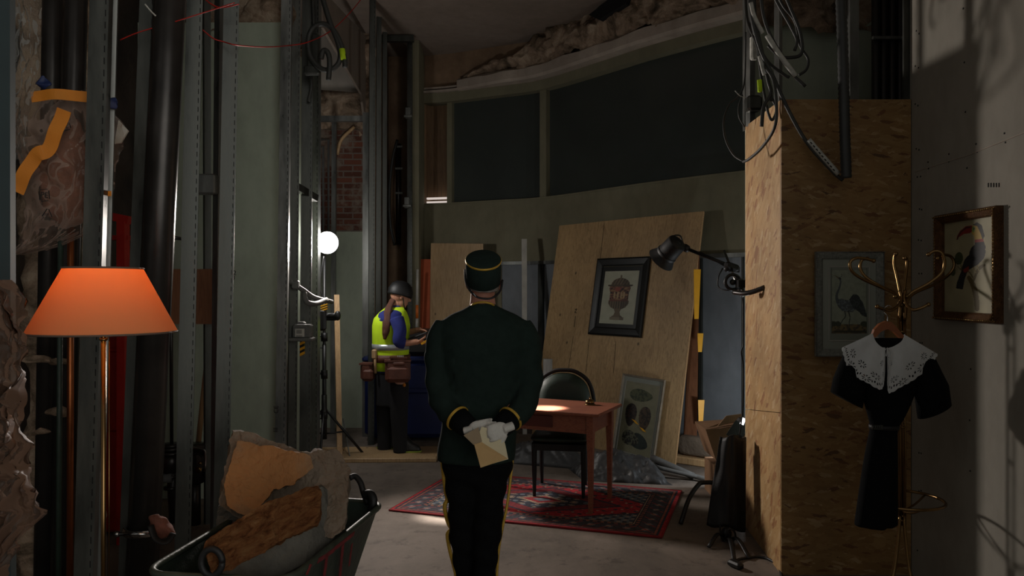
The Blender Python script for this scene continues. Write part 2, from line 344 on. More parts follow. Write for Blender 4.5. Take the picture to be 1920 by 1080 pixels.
# ------------------------------------------------------------------ the setting
CEIL = 4.64
def quad(mb, a, b, c, d, mi=None): mb.add([a, b, c, d], [(0, 1, 2, 3)], mi, False)
def slabwall(name, p, q, z0, z1, th, m, disp=0, **k):        # upright wall from p to q (xy), thickness away to the left of p->q
    p = Vector((p[0], p[1], 0)); q = Vector((q[0], q[1], 0)); d = (q-p).normalized(); n = Vector((-d.y, d.x, 0))*th
    mb = MB(); mb.prism([p+Vector((0, 0, z0)), q+Vector((0, 0, z0)), q+Vector((0, 0, z1)), p+Vector((0, 0, z1))], n)
    return struct(name, mb, m, **k)
mb = MB(); mb.box((0, 4, -.1), (8, 13, .2)); struct('floor', mb, M_['floor'])
mb = MB(); mb.box((0, 6.3, CEIL+.1), (8, 9, .2)); struct('ceiling', mb, M_['ceil'])
slabwall('wall_left', (-2.9, 2.6), (-2.9, 10.2), 0, CEIL, .15, M_['dark'])
# right wall: plasterboard with a cut seam and screw heads
mb = MB(); XR = 2.27; mb.prism([(XR, .6, 0), (XR, 4.42, 0), (XR, 4.42, CEIL), (XR, .6, CEIL)], (.12, 0, 0), 0)
def onR(px, py): return plane_hit(px, py, (XR-.0012, 0, 0), (1, 0, 0))
a, b, c = onR(1716, 322), onR(1818, 290), onR(1925, 247)
for p, q in ((a, b), (b, c)): mb.beam(p, q, .004, .004, mi=2)
dots = [(1718, 58), (1723, 63), (1716, 124), (1722, 127), (1716, 195), (1721, 198), (1718, 279), (1723, 281), (1720, 332), (1726, 331), (1806, 16), (1808, 117), (1810, 210), (1779, 289), (1779, 303), (1740, 304), (1741, 316), (1813, 315),
        (1830, 270), (1832, 285), (1883, 250), (1885, 267), (1724, 392), (1728, 393), (1722, 450), (1727, 451), (1723, 513), (1728, 513), (1725, 643), (1729, 643), (1722, 748), (1818, 788), (1820, 692), (1723, 849), (1727, 850), (1819, 883), (1723, 921), (1727, 920), (1720, 1032)]
for x, y in dots:
    p = onR(x, y); mb.box(p, (.002, .008, .008), mi=1)
for i in range(5): mb.box(onR(1853+i*5, 347), (.002, .006, .02), mi=1)
struct('wall_right', mb, [M_['rwall'], M_['slot'], M_['band']])
mb = MB(); mb.box((XR-.004, 4.405, 2.3), (.01, .03, 4.6)); struct('trim_1', mb, M_['galvd'])
slabwall('wall_niche_right', (1.66, 5.35), (3.3, 5.35), 0, 3.5, .12, M_['greengyp'])
slabwall('wall_niche_side', (3.3, 5.5), (3.3, 4.3), 0, CEIL, .12, M_['dark'])
slabwall('wall_right_end', (2.39, 4.3), (3.4, 4.3), 0, CEIL, .05, M_['dark'])
def rubble_strip(name, fn, nu, nv, amp, m, seed=0, sc=4):
    mb = MB(); mb.sheet(lambda u, v: rough(rough(fn(u, v), amp, sc, seed), amp*.45, sc*4, seed), nu, nv); return struct(name, mb, m)
rubble_strip('wall_niche_rubble', lambda u, v: Vector((1.66+1.7*u, 5.3-.04*math.sin(9*u), 3.42+1.25*v)), 60, 36, .09, M_['rubble'])
# curved rear wall, followed by its image column
CP = catmull([(-1.134, 9.9, 0), (-.783, 9.8, 0), (-.2, 9.52, 0), (.379, 9.2, 0), (1.038, 8.42, 0), (1.426, 7.93, 0), (2.126, 7.2, 0), (2.95, 6.5, 0), (3.5, 6.1, 0)], 8)
CPX = np.array([960+F*p.x/p.y for p in CP])
def wp(px, off=0):
    px = float(px); x = np.interp(px, CPX, [p.x for p in CP]); y = np.interp(px, CPX, [p.y for p in CP])
    x2 = np.interp(px+4, CPX, [p.x for p in CP]); y2 = np.interp(px+4, CPX, [p.y for p in CP])
    d = Vector((x2-x, y2-y, 0)).normalized() if px < 1700 else Vector((.8, -.6, 0)); n = Vector((d.y, -d.x, 0))
    if n.y > 0: n = -n
    return Vector((x, y, 0))+n*off
PX0 = float(CPX[0]); PX1 = float(CPX[-1])-6
def wstrip(mb, a, b, z0, z1, off=0, th=.06, n=None, mi=None):   # a slab following the curve
    n = n or max(2, int((b-a)/14)); rings = []
    for i in range(n+1):
        px = a+(b-a)*i/n; f = wp(px, off); k = wp(px, off-th)
        rings.append([f+Vector((0, 0, z0)), f+Vector((0, 0, z1)), k+Vector((0, 0, z1)), k+Vector((0, 0, z0))])
    mb.loft(rings, True, mi, False)
SILL, HEAD = 2.73, 4.03
mb = MB(); wstrip(mb, PX0, 940, 0, 1.94, th=.12); wstrip(mb, PX0, PX1, 1.94, SILL, th=.12); struct('wall_back', mb, M_['olive'])
mb = MB(); wstrip(mb, 940, PX1, 0, 1.94, off=-.02, th=.1); struct('wall_back_lower', mb, M_['grey'])
mb = MB(); wstrip(mb, 940, PX1, 1.925, 1.965, off=.02, th=.04)
struct('trim_2', mb, M_['galv'])
mb = MB(); wstrip(mb, 1311, 1316, 0, 1.93, off=.01, th=.04); wstrip(mb, 1391, 1394, 0, 1.93, off=.01, th=.04); wstrip(mb, 1010, 1019, 0, 1.93, off=.015, th=.04); struct('trim_3', mb, M_['galvd'])
# window band: panes, mullions and frames
mb = MB(); wstrip(mb, PX0, 794, SILL, HEAD, th=.12); wstrip(mb, 838, 847, SILL, HEAD, off=.0, th=.1); wstrip(mb, 1012, 1024, SILL, HEAD, off=.0, th=.1)
wstrip(mb, PX0, PX1, HEAD-.02, HEAD+.1, off=.05, th=.17); struct('wall_back_frames', mb, M_['olive'])
for i, (a, b, m) in enumerate(((794, 838, None), (847, 1012, 'glass'), (1024, PX1, 'glass'))):
    mb = MB()
    if m: wstrip(mb, a, b, SILL, HEAD, off=-.07, th=.012); struct('window_%d' % (i+1), mb, M_['glass'])
    else:
        x = N('clear window pane'); x.base((.02, .02, .02)); x.set(.08, 0, .6); tr = x.n('ShaderNodeBsdfTransparent'); mx = x.n('ShaderNodeMixShader'); mx.inputs[0].default_value = .12
        x.link(tr.outputs[0], mx.inputs[1]); x.link(x.b.outputs[0], mx.inputs[2]); x.link(mx.outputs[0], x.out.inputs[0])
        wstrip(mb, a, b, SILL, HEAD, off=-.03, th=.008); struct('window_1', mb, x.m)
mb = MB(); wstrip(mb, 790, 850, SILL-.02, HEAD, off=-.16, th=.02); single('plywood_board', mb, m_ply('brown window ply', '6E5640', '9A7A5A', False), 'tall narrow brown plywood panel behind the slim left window pane', 'panel')
mb = MB(); wstrip(mb, 796, 837, SILL+.005, SILL+.03, off=-.045, th=.03); wstrip(mb, 796, 837, SILL+.055, SILL+.08, off=-.045, th=.03)
single('glow_strip', mb, emis('strip glow', (1, .86, .78), .8), 'white glow standing in for light at the foot of the slim left window', 'light')  # no lamp: glowing strips stand for light showing at the pane foot
mb = MB(); wstrip(mb, 788, PX1, SILL-.02, SILL, off=.012, th=.1); struct('trim_4', mb, M_['olive'])
# cornice band and rough masonry above
mb = MB(); n = 60; rings = []
for i in range(n+1):
    px = 862+(PX1-862)*i/n; e = min(1, (px-862)/90); o = .06+.1*e
    pr = [(.02, HEAD+.09), (o, HEAD+.1), (o+.02, HEAD+.13), (o+.02, HEAD+.23+.03*noise.noise(Vector((px*.02, 0, 0)))), (o-.03, HEAD+.26), (.0, HEAD+.27)]
    rings.append([wp(px, q[0])+Vector((0, 0, q[1])) for q in pr])
mb.loft(rings, True, None, False); struct('trim_5', mb, M_['band'])
mb = MB(); wstrip(mb, PX0, 1010, HEAD+.1, HEAD+.13, off=.09, th=.1); wstrip(mb, PX0, 1010, HEAD+.15, HEAD+.175, off=.06, th=.1); struct('trim_6', mb, M_['band'])
slz = HEAD+.1
mb = MB(); wstrip(mb, PX0, PX1, slz, CEIL+.02, off=-.02, th=.1); struct('wall_back_upper', mb, M_['brown'])
def rub(u, v):
    px = 866+(PX1-20-866)*u; e = min(1, (px-866)/200)
    top = CEIL+.03 if px > 1010 else slz+.2+(CEIL-slz-.22)*max(0, (px-866)/144)**1.5
    z = slz+.12+(top-slz-.12)*v; o = .05+.09*e+.10*e*math.sin(v*3.0)+.05*noise.noise(Vector((px*.03, v*2, 0)))
    q = wp(px, o)+Vector((0, 0, z)); q = rough(q, .09*e+.02, 3.5); return rough(q, .045, 12)
mb = MB(); mb.sheet(rub, 220, 26); struct('wall_back_rubble', mb, M_['rubble'])
mb = MB(); p = wp(1178, .30)+Vector((0, 0, 4.52)); q = wp(1178, .0)+Vector((0, 0, 4.5))
mb.prism([wp(1142, .25)+Vector((0, 0, 4.545)), wp(1165, .27)+Vector((0, 0, 4.44)), wp(1212, .27)+Vector((0, 0, 4.5)), wp(1214, .25)+Vector((0, 0, 4.59)), wp(1180, .25)+Vector((0, 0, 4.62))], Vector((-.05, -.06, 0))); struct('gap_patch', mb, M_['slot'])  # black patch standing in for the dark of a gap in the rubble
# rear left: green board block, its return, brick niche, brown recess
slabwall('wall_green_front', (-2.9, 5.95), (-1.78, 5.95), 0, 3.69, .1, M_['greengyp'])
slabwall('wall_green_side', (-1.86, 6.05), (-1.88, 7.0), 0, 3.69, .1, M_['greengyp'])
rubble_strip('wall_green_rubble', lambda u, v: Vector((-2.9+1.14*u, 6.0-.03*v, 3.6+1.08*v)), 50, 40, .08, M_['rubble'], 5)
slabwall('wall_niche_lower', (-2.9, 9.0), (-1.62, 9.0), 0, 2.3, .1, M_['greengyp'])
slabwall('wall_niche_brick', (-2.9, 9.02), (-1.62, 9.02), 2.3, 3.5, .1, M_['brick'])
rubble_strip('wall_niche_upper', lambda u, v: Vector((-2.9+1.3*u, 9.02, 3.42+1.25*v)), 40, 40, .08, M_['rubble'], 2)
slabwall('wall_rear_recess', (-1.65, 9.95), (-1.1, 9.95), 0, CEIL, .1, M_['brown'])
slabwall('wall_recess_side', (-1.60, 9.0), (-1.60, 10), 0, CEIL, .06, M_['brown'])
mb = MB(); pl = (-1.72, 0, 0); nn = (1, 0, 0)
poly = [plane_hit(x, y, pl, nn) for x, y in ((604, -20), (697, 60), (686, 236), (678, 176), (607, 52))]
for q in poly: q.z = min(q.z, CEIL+.01)
mb.prism(poly, (-.025, 0, 0)); struct('wall_bulkhead', mb, M_['bulk'])
mb = MB(); mb.prism([P(599, 62, 8.9), P(606, 52, 8.9), P(680, 174, 8.9), P(599, 168, 8.9)], (0, .02, 0)); struct('wall_bulkhead_board', mb, M_['white'])
mb = MB(); mb.prism([Vector((P(772, 543, 9.5).x, 9.3, 0)), Vector((P(789, 543, 9.5).x, 9.3, 0)), Vector((P(789, 543, 9.5).x, 9.3, CEIL)), Vector((P(772, 543, 9.5).x, 9.3, CEIL))], (0, .6, 0)); struct('trim_8', mb, M_['olive'])
# base strips at the foot of the niche
mb = MB(); mb.box((-2.1, 7.55, .03), (.9, .1, .06)); struct('trim_9', mb, M_['pine'])

# ------------------------------------------------------------------ steel studs and pipes of the left partition
def cstud(mb, x, y, z0, z1, w, f, ang, lean=0, slots=True, t=.004):     # C section; web w faces direction ang
    pr = [(-w/2, 0), (w/2, 0), (w/2, f), (w/2-.008, f), (w/2-.008, t), (-w/2+.008, t), (-w/2+.008, f), (-w/2, f)]
    pr = [(-w/2, 0), (w/2, 0), (w/2, f), (w/2-t, f), (w/2-t, t), (-w/2+t, t), (-w/2+t, f), (-w/2, f)]
    R = Matrix.Rotation(ang, 3, 'Z'); rings = []
    for z, dx in ((z0, 0), (z1, lean)): rings.append([Vector((x+dx, y, z))+R@Vector((a, b, 0)) for a, b in pr])
    mb.loft(rings, True, 0, False)
    if slots:
        n = 90; h = (z1-z0)
        for k in range(n):
            z = z0+h*(k+.5)/n; dx = lean*(k+.5)/n
            mb.box(Vector((x+dx, y, z))+R@Vector((w/2-.012, -.0006, 0)), (.004, .0015, h/n*.55), ang, 1)
STG = 'steel studs of the left partition'
def stud(xt, xb, wpx, d, label, ang=0., z0=0., z1=CEIL, m='galvd', slots=True, f=.05, group=STG, name='steel_stud'):
    # xt, xb: image column of its centre at the top and bottom of the frame
    w = wpx/F*d; X1 = (xt-960)/F*d; X0 = (xb-960)/F*d; zt = EYE+543/F*d; zb = EYE-537/F*d
    s = (X1-X0)/(zt-zb); base = X0+s*(z0-zb)
    mb = MB(); cstud(mb, base, d, z0, z1, w, f, ang, s*(z1-z0), slots)
    return single(name, mb, [M_[m], M_['slot']], label, 'metal stud', group, origin=(base, d, z0))
stud(6, 8, 22, 2.62, 'bluish dark steel stud at the far left edge', .25, m='galvt', slots=False)
stud(186, 156, 34, 3.3, 'steel stud right behind the lamp shade, passing in front of the plastic bag', .15)
stud(213, 184, 13, 3.42, 'narrow bright steel stud just right of the plastic bag', .4, m='galv', slots=False)
stud(276, 236, 27, 4.0, 'slightly leaning steel stud between the red frame and the black pipe', .2)
stud(365, 341, 28, 4.4, 'steel stud in front of the plywood offcut, left one of the pair', .36)
stud(389, 392, 12, 5.3, 'thin dark steel stud standing between the pair by the green board', .6, slots=False)
stud(407, 398, 14, 5.0, 'bright thin stud edge just left of the stud lit orange by the lamp', -.5, m='galv', slots=False)
stud(434, 412, 27, 4.75, 'steel stud lit orange by the lamp against the edge of the green board', .34)
stud(537, 522, 19, 5.8, 'bright steel stud with stamped marks at the right edge of the green board', .1, m='galv')
stud(556, 546, 16, 6.2, 'dark steel stud next to the stud with stamped marks', .5)
stud(577, 570, 20, 6.55, 'steel stud behind the grey electric box', .2)
stud(592, 588, 13, 6.9, 'steel stud just left of the bright work lamp', -.2, m='galv')
stud(627, 622, 8, 8.6, 'thin bright stud in the middle of the brick niche', .0, z1=3.5, m='galv', slots=False)
stud(686, 684, 11, 8.45, 'pale steel post closing the brick niche on its right', .0, z1=3.57, m='galv', slots=False)
stud(699, 695, 11, 8.0, 'dark stud right of the brick niche, nearest of the dense row', .3)
stud(711, 708, 9, 8.5, 'dark stud in the middle of the dense row beside the niche', .3, slots=False)
stud(722, 720, 8, 9.0, 'dark stud in the dense row, last before the brown recess', .3, slots=False)
stud(768, 768, 9, 9.2, 'steel stud right of the brown recess behind the worker', .0)
mb = MB(); mb.beam(P(594, 223, 8.5), P(690, 223, 8.5), .06, .06); single('steel_track', mb, M_['galv'], 'horizontal pale steel track above the brick niche', 'metal track')
mb = MB(); mb.beam(P(700, 73, 9.1), P(776, 73, 9.1), .06, .07); single('steel_track', mb, M_['galvd'], 'horizontal steel track at the head of the brown recess', 'metal track')
mb = MB(); mb.beam(P(540, 341, 6.3), P(592, 372, 6.7), .05, .06); single('steel_brace', mb, M_['galvd'], 'sloping steel brace between the studs left of the work lamp', 'metal brace')
mb = MB(); mb.rbox(P(385, 346, 4.95), (.15, .08, .13), .01); single('steel_bracket', mb, M_['galv'], 'small steel bracket between the two studs over the green board', 'bracket')
def text_on(s, px, py, d, hpx, thing_parent, name, m, right=(1, 0, 0), up=(0, 0, 1), label=None, off=None):
    p = P(px, py, d); mb = text_mesh(s, hpx/F*d*1.35, frame_M(p, right, up))
    if isinstance(thing_parent, T): return thing_parent.part(name, mb, m, label=label)
    o = bpy.data.objects.new(name, mb.mesh(name, m, thing_parent.location)); COL.objects.link(o); o.parent = thing_parent; return o
wg = bpy.data.objects['wall_green_front']
text_on('002', 434, 512, 5.935, 9, wg, 'handwriting', M_['blacktxt']); text_on('08', 435, 521, 5.935, 8, wg, 'handwriting', M_['blacktxt'])
sm = [o for o in bpy.data.objects if o.get('label', '').startswith('bright steel stud with stamped')][0]
text_on('CE', 518, 768, 5.79, 9, sm, 'stamped_marks', M_['blacktxt'], (0, 0, 1), (-1, 0, 0)); text_on('III', 517, 806, 5.79, 9, sm, 'stamped_marks', M_['blacktxt'], (0, 0, 1), (-1, 0, 0))
def pipe(name, pts, r, m, label, cat='pipe', group=None, seg=16, smooth=0):
    mb = MB(); mb.tube(pts, r, seg, smooth=smooth); return single(name, mb, M_[m], label, cat, group)
def vert(xt, xb, d, z0=0., z1=CEIL):
    X1 = (xt-960)/F*d; X0 = (xb-960)/F*d; zt = EYE+543/F*d; zb = EYE-537/F*d; s = (X1-X0)/(zt-zb)
    return [Vector((X0+s*(z0-zb), d, z0)), Vector((X0+s*(z1-zb), d, z1))]
pipe('steel_pipe', vert(318, 266, 3.95, .0), .078, 'steelpipe', 'thick black pipe leaning slightly behind the floor lamp')
mb = MB(); q = P(262, 998, 3.9)
t_ = T('pipe_clamp', 'shiny metal clamp around the foot of the thick black pipe', 'clamp', q)
ring = [q+Vector((math.cos(a)*.092, math.sin(a)*.092+.05, .0)) for a in [2*math.pi*k/24 for k in range(25)]]
mb.tube(ring, .013, 8, flat=1.6); t_.part('band', mb, M_['chrome'])
mb = MB(); mb.tube([q+Vector((-.1, -.03, 0)), q+Vector((.06, -.06, .01))], .009, 8); mb.ell(q+Vector((-.1, -.03, 0)), (.016, .016, .016)); t_.part('bolt', mb, M_['chrome'])
pipe('steel_pipe', vert(143, 116, 3.7), .05, 'steelpipe', 'dark pipe behind the plastic bag, middle of the far left group')
pipe('steel_pipe', vert(100, 84, 3.85), .05, 'steelpipe', 'dark pipe left in the group behind the plastic bag')
pipe('copper_pipe', [P(133, 300, 3.55), P(131, 1080, 3.55)-Vector((0, 0, .2))], .015, 'copper', 'orange copper pipe below the plastic bag, left of the lamp')
pipe('brass_pipe', [P(114, 400, 3.5), P(109, 1080, 3.5)-Vector((0, 0, .2))], .012, 'greenmetal', 'thin greenish pipe left of the copper pipe')
mb = MB()
def mpil(u, v):
    a = u*math.pi; z = v*4.6; q = Vector((P(105, 543, 4.0).x-.2*math.cos(a), 4.02-.1*math.sin(a), z)); return rough(rough(q, .09, 3, 4), .03, 14)
mb.sheet(mpil, 20, 90); mb.box((P(105, 543, 4.0).x, 4.05, 2.3), (.3, .05, 4.6)); struct('wall_pillar', mb, M_['rubble'])
# plaster lumps on the pillar
for k, (x, y, r) in enumerate(((72, 674, .06), (115, 676, .05), (105, 775, .06), (78, 812, .05))):
    mb = MB(); mb.ell((0, 0, 0), (r*.9, r*.4, r*.45)); q = P(x, y, 3.62); mb.v = [rough(v, .035, 14, k*3)+q for v in mb.v]
    single('plaster_lump', mb, M_['rubble'], ['pale plaster lump on the ruined pillar, upper left of four', 'pale plaster lump beside the copper pipe, upper right of four', 'largest pale plaster lump, next to the copper pipe', 'plaster lump low on the left of the ruined pillar'][k], 'plaster', 'plaster lumps on the pillar')
# red steel frame behind the studs
t_ = T('red_scaffold_frame', 'bright red steel frame standing in the shade behind the lamp', 'frame', (P(226, 543, 4.9).x, 4.9, 0))
mb = MB(); mb.beam((P(231, 0, 4.9).x, 4.9, 0), P(231, 416, 4.9), .07, .05); t_.part('post', mb, M_['red'])
mb = MB(); mb.beam(P(200, 404, 4.9), P(243, 413, 4.9), .05, .05); t_.part('rail', mb, M_['red'])
mb = MB(); mb.beam(P(196, 446, 4.92), P(243, 446, 4.92), .05, .03); t_.part('rail', mb, M_['red'])
t_ = T('storage_crate', 'dark red crate in the shade under the red steel frame', 'crate', (P(218, 543, 5.1).x, 5.15, 0))
mb = MB(); mb.rbox((P(215, 543, 5.1).x, 5.2, 1.03), (.17, .25, .72), .02); mb.rbox((P(215, 543, 5.1).x, 5.2, .35), (.2, .3, .66), .02); t_.part('body', mb, M_['red'])
mb = MB(); mb.rbox((P(215, 543, 5.1).x, 5.2, 1.22), (.2, .28, .03), .01); t_.part('rim', mb, M_['red'])
mb = MB(); mb.beam(P(312, 556, 5.25), P(402, 556, 5.25), .05, .375); single('plywood_offcut', mb, M_['plyr'], 'brown plywood offcut fixed between the studs right of the lamp shade', 'board')
bpy.data.objects['plywood_offcut']['label'] = 'brown plywood offcut fixed between the studs right of the lamp shade'
pipe('timber_pole', [P(392, 640, 5.4), P(372, 830, 5.4)], .018, 'pine', 'slim wooden pole between the studs below the plywood offcut')
# valves
t_ = T('pipe_valve', 'dark pipe valve with small lever handle between the studs by the green board', 'valve', (P(365, 543, 5.3).x, 5.3, 0))
mb = MB(); mb.tube([(P(365, 0, 5.3).x, 5.3, 0), P(365, 900, 5.3)], .04, 14); mb.tube([P(365, 905, 5.3), P(365, 842, 5.3)], .06, 14); mb.rbox(P(366, 868, 5.25), (.1, .1, .12), .02); mb.tube([P(366, 842, 5.3), P(366, 832, 5.3)], .075, 16); t_.part('valve_body', mb, M_['steelpipe'])
mb = MB(); mb.tube([P(352, 838, 5.2), P(380, 843, 5.18), P(385, 850, 5.18), P(384, 884, 5.18)], .007, 8, smooth=3); t_.part('lever_handle', mb, M_['chrome'])
mb = MB(); mb.ell(P(375, 869, 5.17), (.013, .01, .013)); mb.lathe([(.02, 0), (.02, .02), (.012, .024)], P(374, 880, 5.18), Matrix.Rotation(math.pi/2, 3, 'X'), 14); t_.part('gauge', mb, M_['brass'])
t_ = T('pipe_valve', 'black flanged valve left of the stud pair, with a grey side branch', 'valve', (P(316, 543, 5.3).x, 5.35, 0))
mb = MB(); mb.tube([(P(321, 0, 5.3).x, 5.35, 0), P(321, 850, 5.35)], .035, 14)
for y, r in ((832, .07), (838, .08), (846, .085), (890, .06), (912, .05)): mb.tube([P(321, y, 5.35), P(321, y+5, 5.35)], r, 18)
mb.tube([P(321, 850, 5.35), P(321, 885, 5.35)], .058, 16); t_.part('valve_body', mb, M_['steelpipe'])
mb = MB(); mb.tube([P(294, 898, 5.3), P(322, 896, 5.3)], .032, 14); t_.part('side_branch', mb, M_['dust'])
pipe('steel_rod', [P(320, 440, 5.35), P(322, 832, 5.35)], .012, 'steelpipe', 'thin black rod rising above the flanged valve')
mb = MB(); mb.tube([P(311, 446, 5.35), P(318, 444, 5.3), P(330, 446, 5.3), P(348, 449, 5.35)], .012, 8, smooth=3); single('rod_bracket', mb, M_['steelpipe'], 'small black bracket on top of the thin rod', 'bracket')
# copper pipes, duct and hoses in the niche and the recess
pipe('copper_pipe', [P(596, 262, 8.99), P(616, 262, 8.99), P(616, 470, 8.99)], .013, 'dust', 'thin dull pipe bent at a corner in the brick niche, upper one', group='thin pipes in the niche')
pipe('copper_pipe', [P(596, 275, 8.99), P(606, 275, 8.99), P(606, 480, 8.99)], .013, 'dust', 'thin dull pipe bent at a corner in the brick niche, lower one', group='thin pipes in the niche')
pipe('hose', [P(664, 238, 9.0), P(640, 262, 8.98), P(632, 290, 9.0)], .02, 'pine', 'short pale hose curving across the top of the brick niche', 'hose', smooth=5)
pipe('hose', [P(745, 262, 9.7), P(736, 300, 9.7), P(730, 360, 9.7), P(732, 420, 9.7), P(740, 460, 9.7)], .018, 'cable', 'thin hose bowed along the wall of the brown recess', 'hose', smooth=5)
pipe('duct', [P(747, 270, 9.75), P(747, 400, 9.75)-Vector((0, 0, .4))], .035, 'steelpipe', 'dark vertical duct clipped to the brown recess wall', 'pipe')
for k, y in enumerate((275, 316, 362)):
    mb = MB(); mb.rbox(P(748, y, 9.72), (.1, .02, .03), .004); single('pipe_clip', mb, M_['galv'], ['top', 'middle', 'lowest'][k]+' bright clip on the dark duct in the recess', 'clip', 'clips on the recess duct')
for k, (x, y) in enumerate(((765, 212), (763, 380))):
    mb = MB(); mb.rbox(P(x, y, 9.19), (.07, .06, .14), .01); mb.rbox(P(x, y+6, 9.16), (.1, .03, .03), .005); single('stud_clip', mb, M_['galv'], ['upper', 'lower'][k]+' steel clip on the stud right of the recess', 'clip', 'clips on the recess stud')
# ------------------------------------------------------------------ OSB boxing and what rises behind it
XB = 1.53; YB = 4.36
t_ = T('boxing', 'tall oriented strand board boxing with orange wood chips in front of the right wall', 'boxing', (1.9, 4.8, 0))
A0, A1 = Vector((XB, YB, 0)), Vector((1.595, 5.25, 0))
mb = MB(); mb.prism([A0, A0+Vector((.735, 0, 0)), A0+Vector((.735, 0, 2.70)), A0+Vector((0, 0, 2.70))], (0, .018, 0)); t_.part('front_panel', mb, M_['osb'])
def side(z0, z1a, z1b): return [A0+Vector((0, .018, z0)), A1+Vector((0, 0, z0)), A1+Vector((0, 0, z1b)), A0+Vector((0, .018, z1a))]
mb = MB(); mb.prism([A0+Vector((0, .019, 0)), A1, A1+Vector((0, 0, .80)), A0+Vector((0, .019, .915))], (.018, 0, 0)); t_.part('side_panel', mb, M_['osb_lit'])
mb = MB(); mb.prism([A0+Vector((0, .019, .919)), A1+Vector((0, 0, .804)), A1+Vector((0, 0, 2.735)), A0+Vector((0, .019, 2.70))], (.018, 0, 0)); t_.part('side_panel', mb, M_['osb_lit'])
mb = MB(); mb.box((1.93, 4.45, 1.3), (.04, .04, 2.5)); mb.box((1.65, 4.45, 1.3), (.04, .04, 2.5)); t_.part('batten', mb, M_['pine'])
RG = 'steel studs above the strand board boxing'
stud(1401, 1401, 9, 5.3, 'bright steel stud rising from the rear corner of the boxing', .0, m='galv', slots=False, group=RG, z0=2.72)
stud(1411, 1411, 11, 5.15, 'pale steel stud beside the cable bundle above the boxing', .3, m='galv', slots=False, group=RG, z0=2.72)
stud(1464, 1464, 7, 4.7, 'thin bright stud rising from the front corner of the boxing', .3, m='galv', slots=False, group=RG, z0=2.3)
stud(1602, 1606, 17, 4.75, 'pale flat steel stud right of the ribbed conduit above the boxing', .0, m='galv', slots=False, group=RG, z0=2.3)
mb = MB(); mb.box((P(1705, 0, 4.38).x-.005, 4.39, 3.0), (.05, .02, .62)); single('steel_angle', mb, M_['galvd'], 'short steel angle at the edge of the right wall above the boxing', 'metal angle')
for k, x in enumerate((1650, 1665, 1681, 1696)):
    pipe('riser_pipe', [(P(x, 0, 4.75).x, 4.8, 0), (P(x, 0, 4.75).x, 4.8, CEIL)], .027, 'black', ['first', 'second', 'third', 'last'][k]+' from the left of the four dark riser pipes above the boxing', group='dark riser pipes')
mb = MB(); mb.rbox(P(1664, 71, 4.765), (.19, .02, .022), .004); single('pipe_bracket', mb, M_['galv'], 'thin pale bracket strapped across the dark riser pipes', 'bracket')
mb = MB(); mb.tube([P(1575, -40, 4.2), P(1579, 60, 4.2), P(1582, 170, 4.2), P(1584, 250, 4.2), P(1587, 334, 4.22)], .028, 16, smooth=20)
n0 = 16; nr = len(mb.v)//n0
for i in range(nr):
    c = sum((mb.v[i*n0+j] for j in range(n0)), Vector())/n0
    for j in range(n0): mb.v[i*n0+j] = c+(mb.v[i*n0+j]-c)*(1.06 if i % 2 else .94)
single('ribbed_conduit', mb, M_['conduit'], 'thick dark ribbed conduit hanging in front of the strand board', 'conduit')
def cable(name, px, d, r, label, m='cable', group=None, cat='cable', seg=8, sm=6):
    d = d if isinstance(d, (list, tuple)) else [d]*len(px)
    mb = MB(); mb.tube([P(x, y, dd) for (x, y), dd in zip(px, d)], r, seg, smooth=sm); return single(name, mb, M_[m], label, cat, group)
CG = 'grey cables hanging above the strand board boxing'
cable('cable', [(1403, -60), (1408, 20), (1425, 90), (1448, 140), (1480, 210), (1515, 270), (1560, 320), (1580, 338)], 4.28, .011, 'long thick grey cable running diagonally down to the foot of the ribbed conduit', group=CG)
tt = T('cable_sleeve', 'white printed sleeve on the diagonal cable across the strand board', 'sleeve', P(1545, 295, 4.27))
mb = MB(); mb.tube([P(1516, 262, 4.27), P(1545, 296, 4.265), P(1572, 326, 4.27)], .0145, 10, smooth=5); tt.part('sleeve', mb, M_['label'])
for k in range(9):
    mb = MB(); mb.box(P(1521+k*5.3, 268+k*6.3, 4.25), (.014, .001, .006), M=Matrix.Rotation(.75, 3, 'Y')); tt.part('printed_mark', mb, M_['blacktxt'])
cable('cable', [(1398, -60), (1400, 30), (1418, 80), (1432, 120), (1450, 150), (1456, 200), (1452, 240), (1430, 275), (1405, 298), (1394, 303)], [4.6, 4.5, 4.4, 4.3, 4.25, 4.2, 4.22, 4.4, 4.6, 4.7], .009, 'grey cable looping low over the top corner of the boxing to a taped end', group=CG)
cable('cable', [(1394, 303), (1375, 290), (1360, 260), (1357, 225), (1368, 195), (1385, 180), (1396, 150), (1398, 60)], [4.72, 4.8, 4.9, 4.95, 5.0, 5.0, 5.0, 4.9], .006, 'thin grey cable bowed out left of the boxing over the dark window', group=CG)
cable('cable', [(1396, 238), (1386, 220), (1385, 200), (1392, 178)], 5.0, .005, 'short thin cable inside the bow of the longer one left of the boxing', group=CG)
cable('zip_tie', [(1378, 170), (1388, 180), (1398, 182)], 4.98, .003, 'white zip tie on the thin bowed cable', 'label', cat='cable tie')
cable('cable', [(1450, -60), (1480, 10), (1500, 60), (1503, 100), (1480, 108), (1460, 104), (1440, 85)], 4.5, .010, 'grey cable curling in a wide loop right of the bundle', group=CG)
cable('cable', [(1440, -60), (1465, 5), (1490, 40), (1500, 85), (1515, 110), (1512, 130), (1498, 141)], 4.55, .008, 'grey cable with its loop hanging furthest right over the green board', group=CG)
cable('cable', [(1430, -60), (1455, 0), (1480, 45), (1494, 75), (1490, 95)], 4.45, .009, 'grey cable inside the wide loop right of the bundle', group=CG)
cable('cable', [(1410, -60), (1415, 30), (1428, 95), (1440, 150), (1445, 175), (1432, 200), (1428, 237)], 4.35, .011, 'thick grey cable hanging straight down the front of the boxing corner', group=CG)
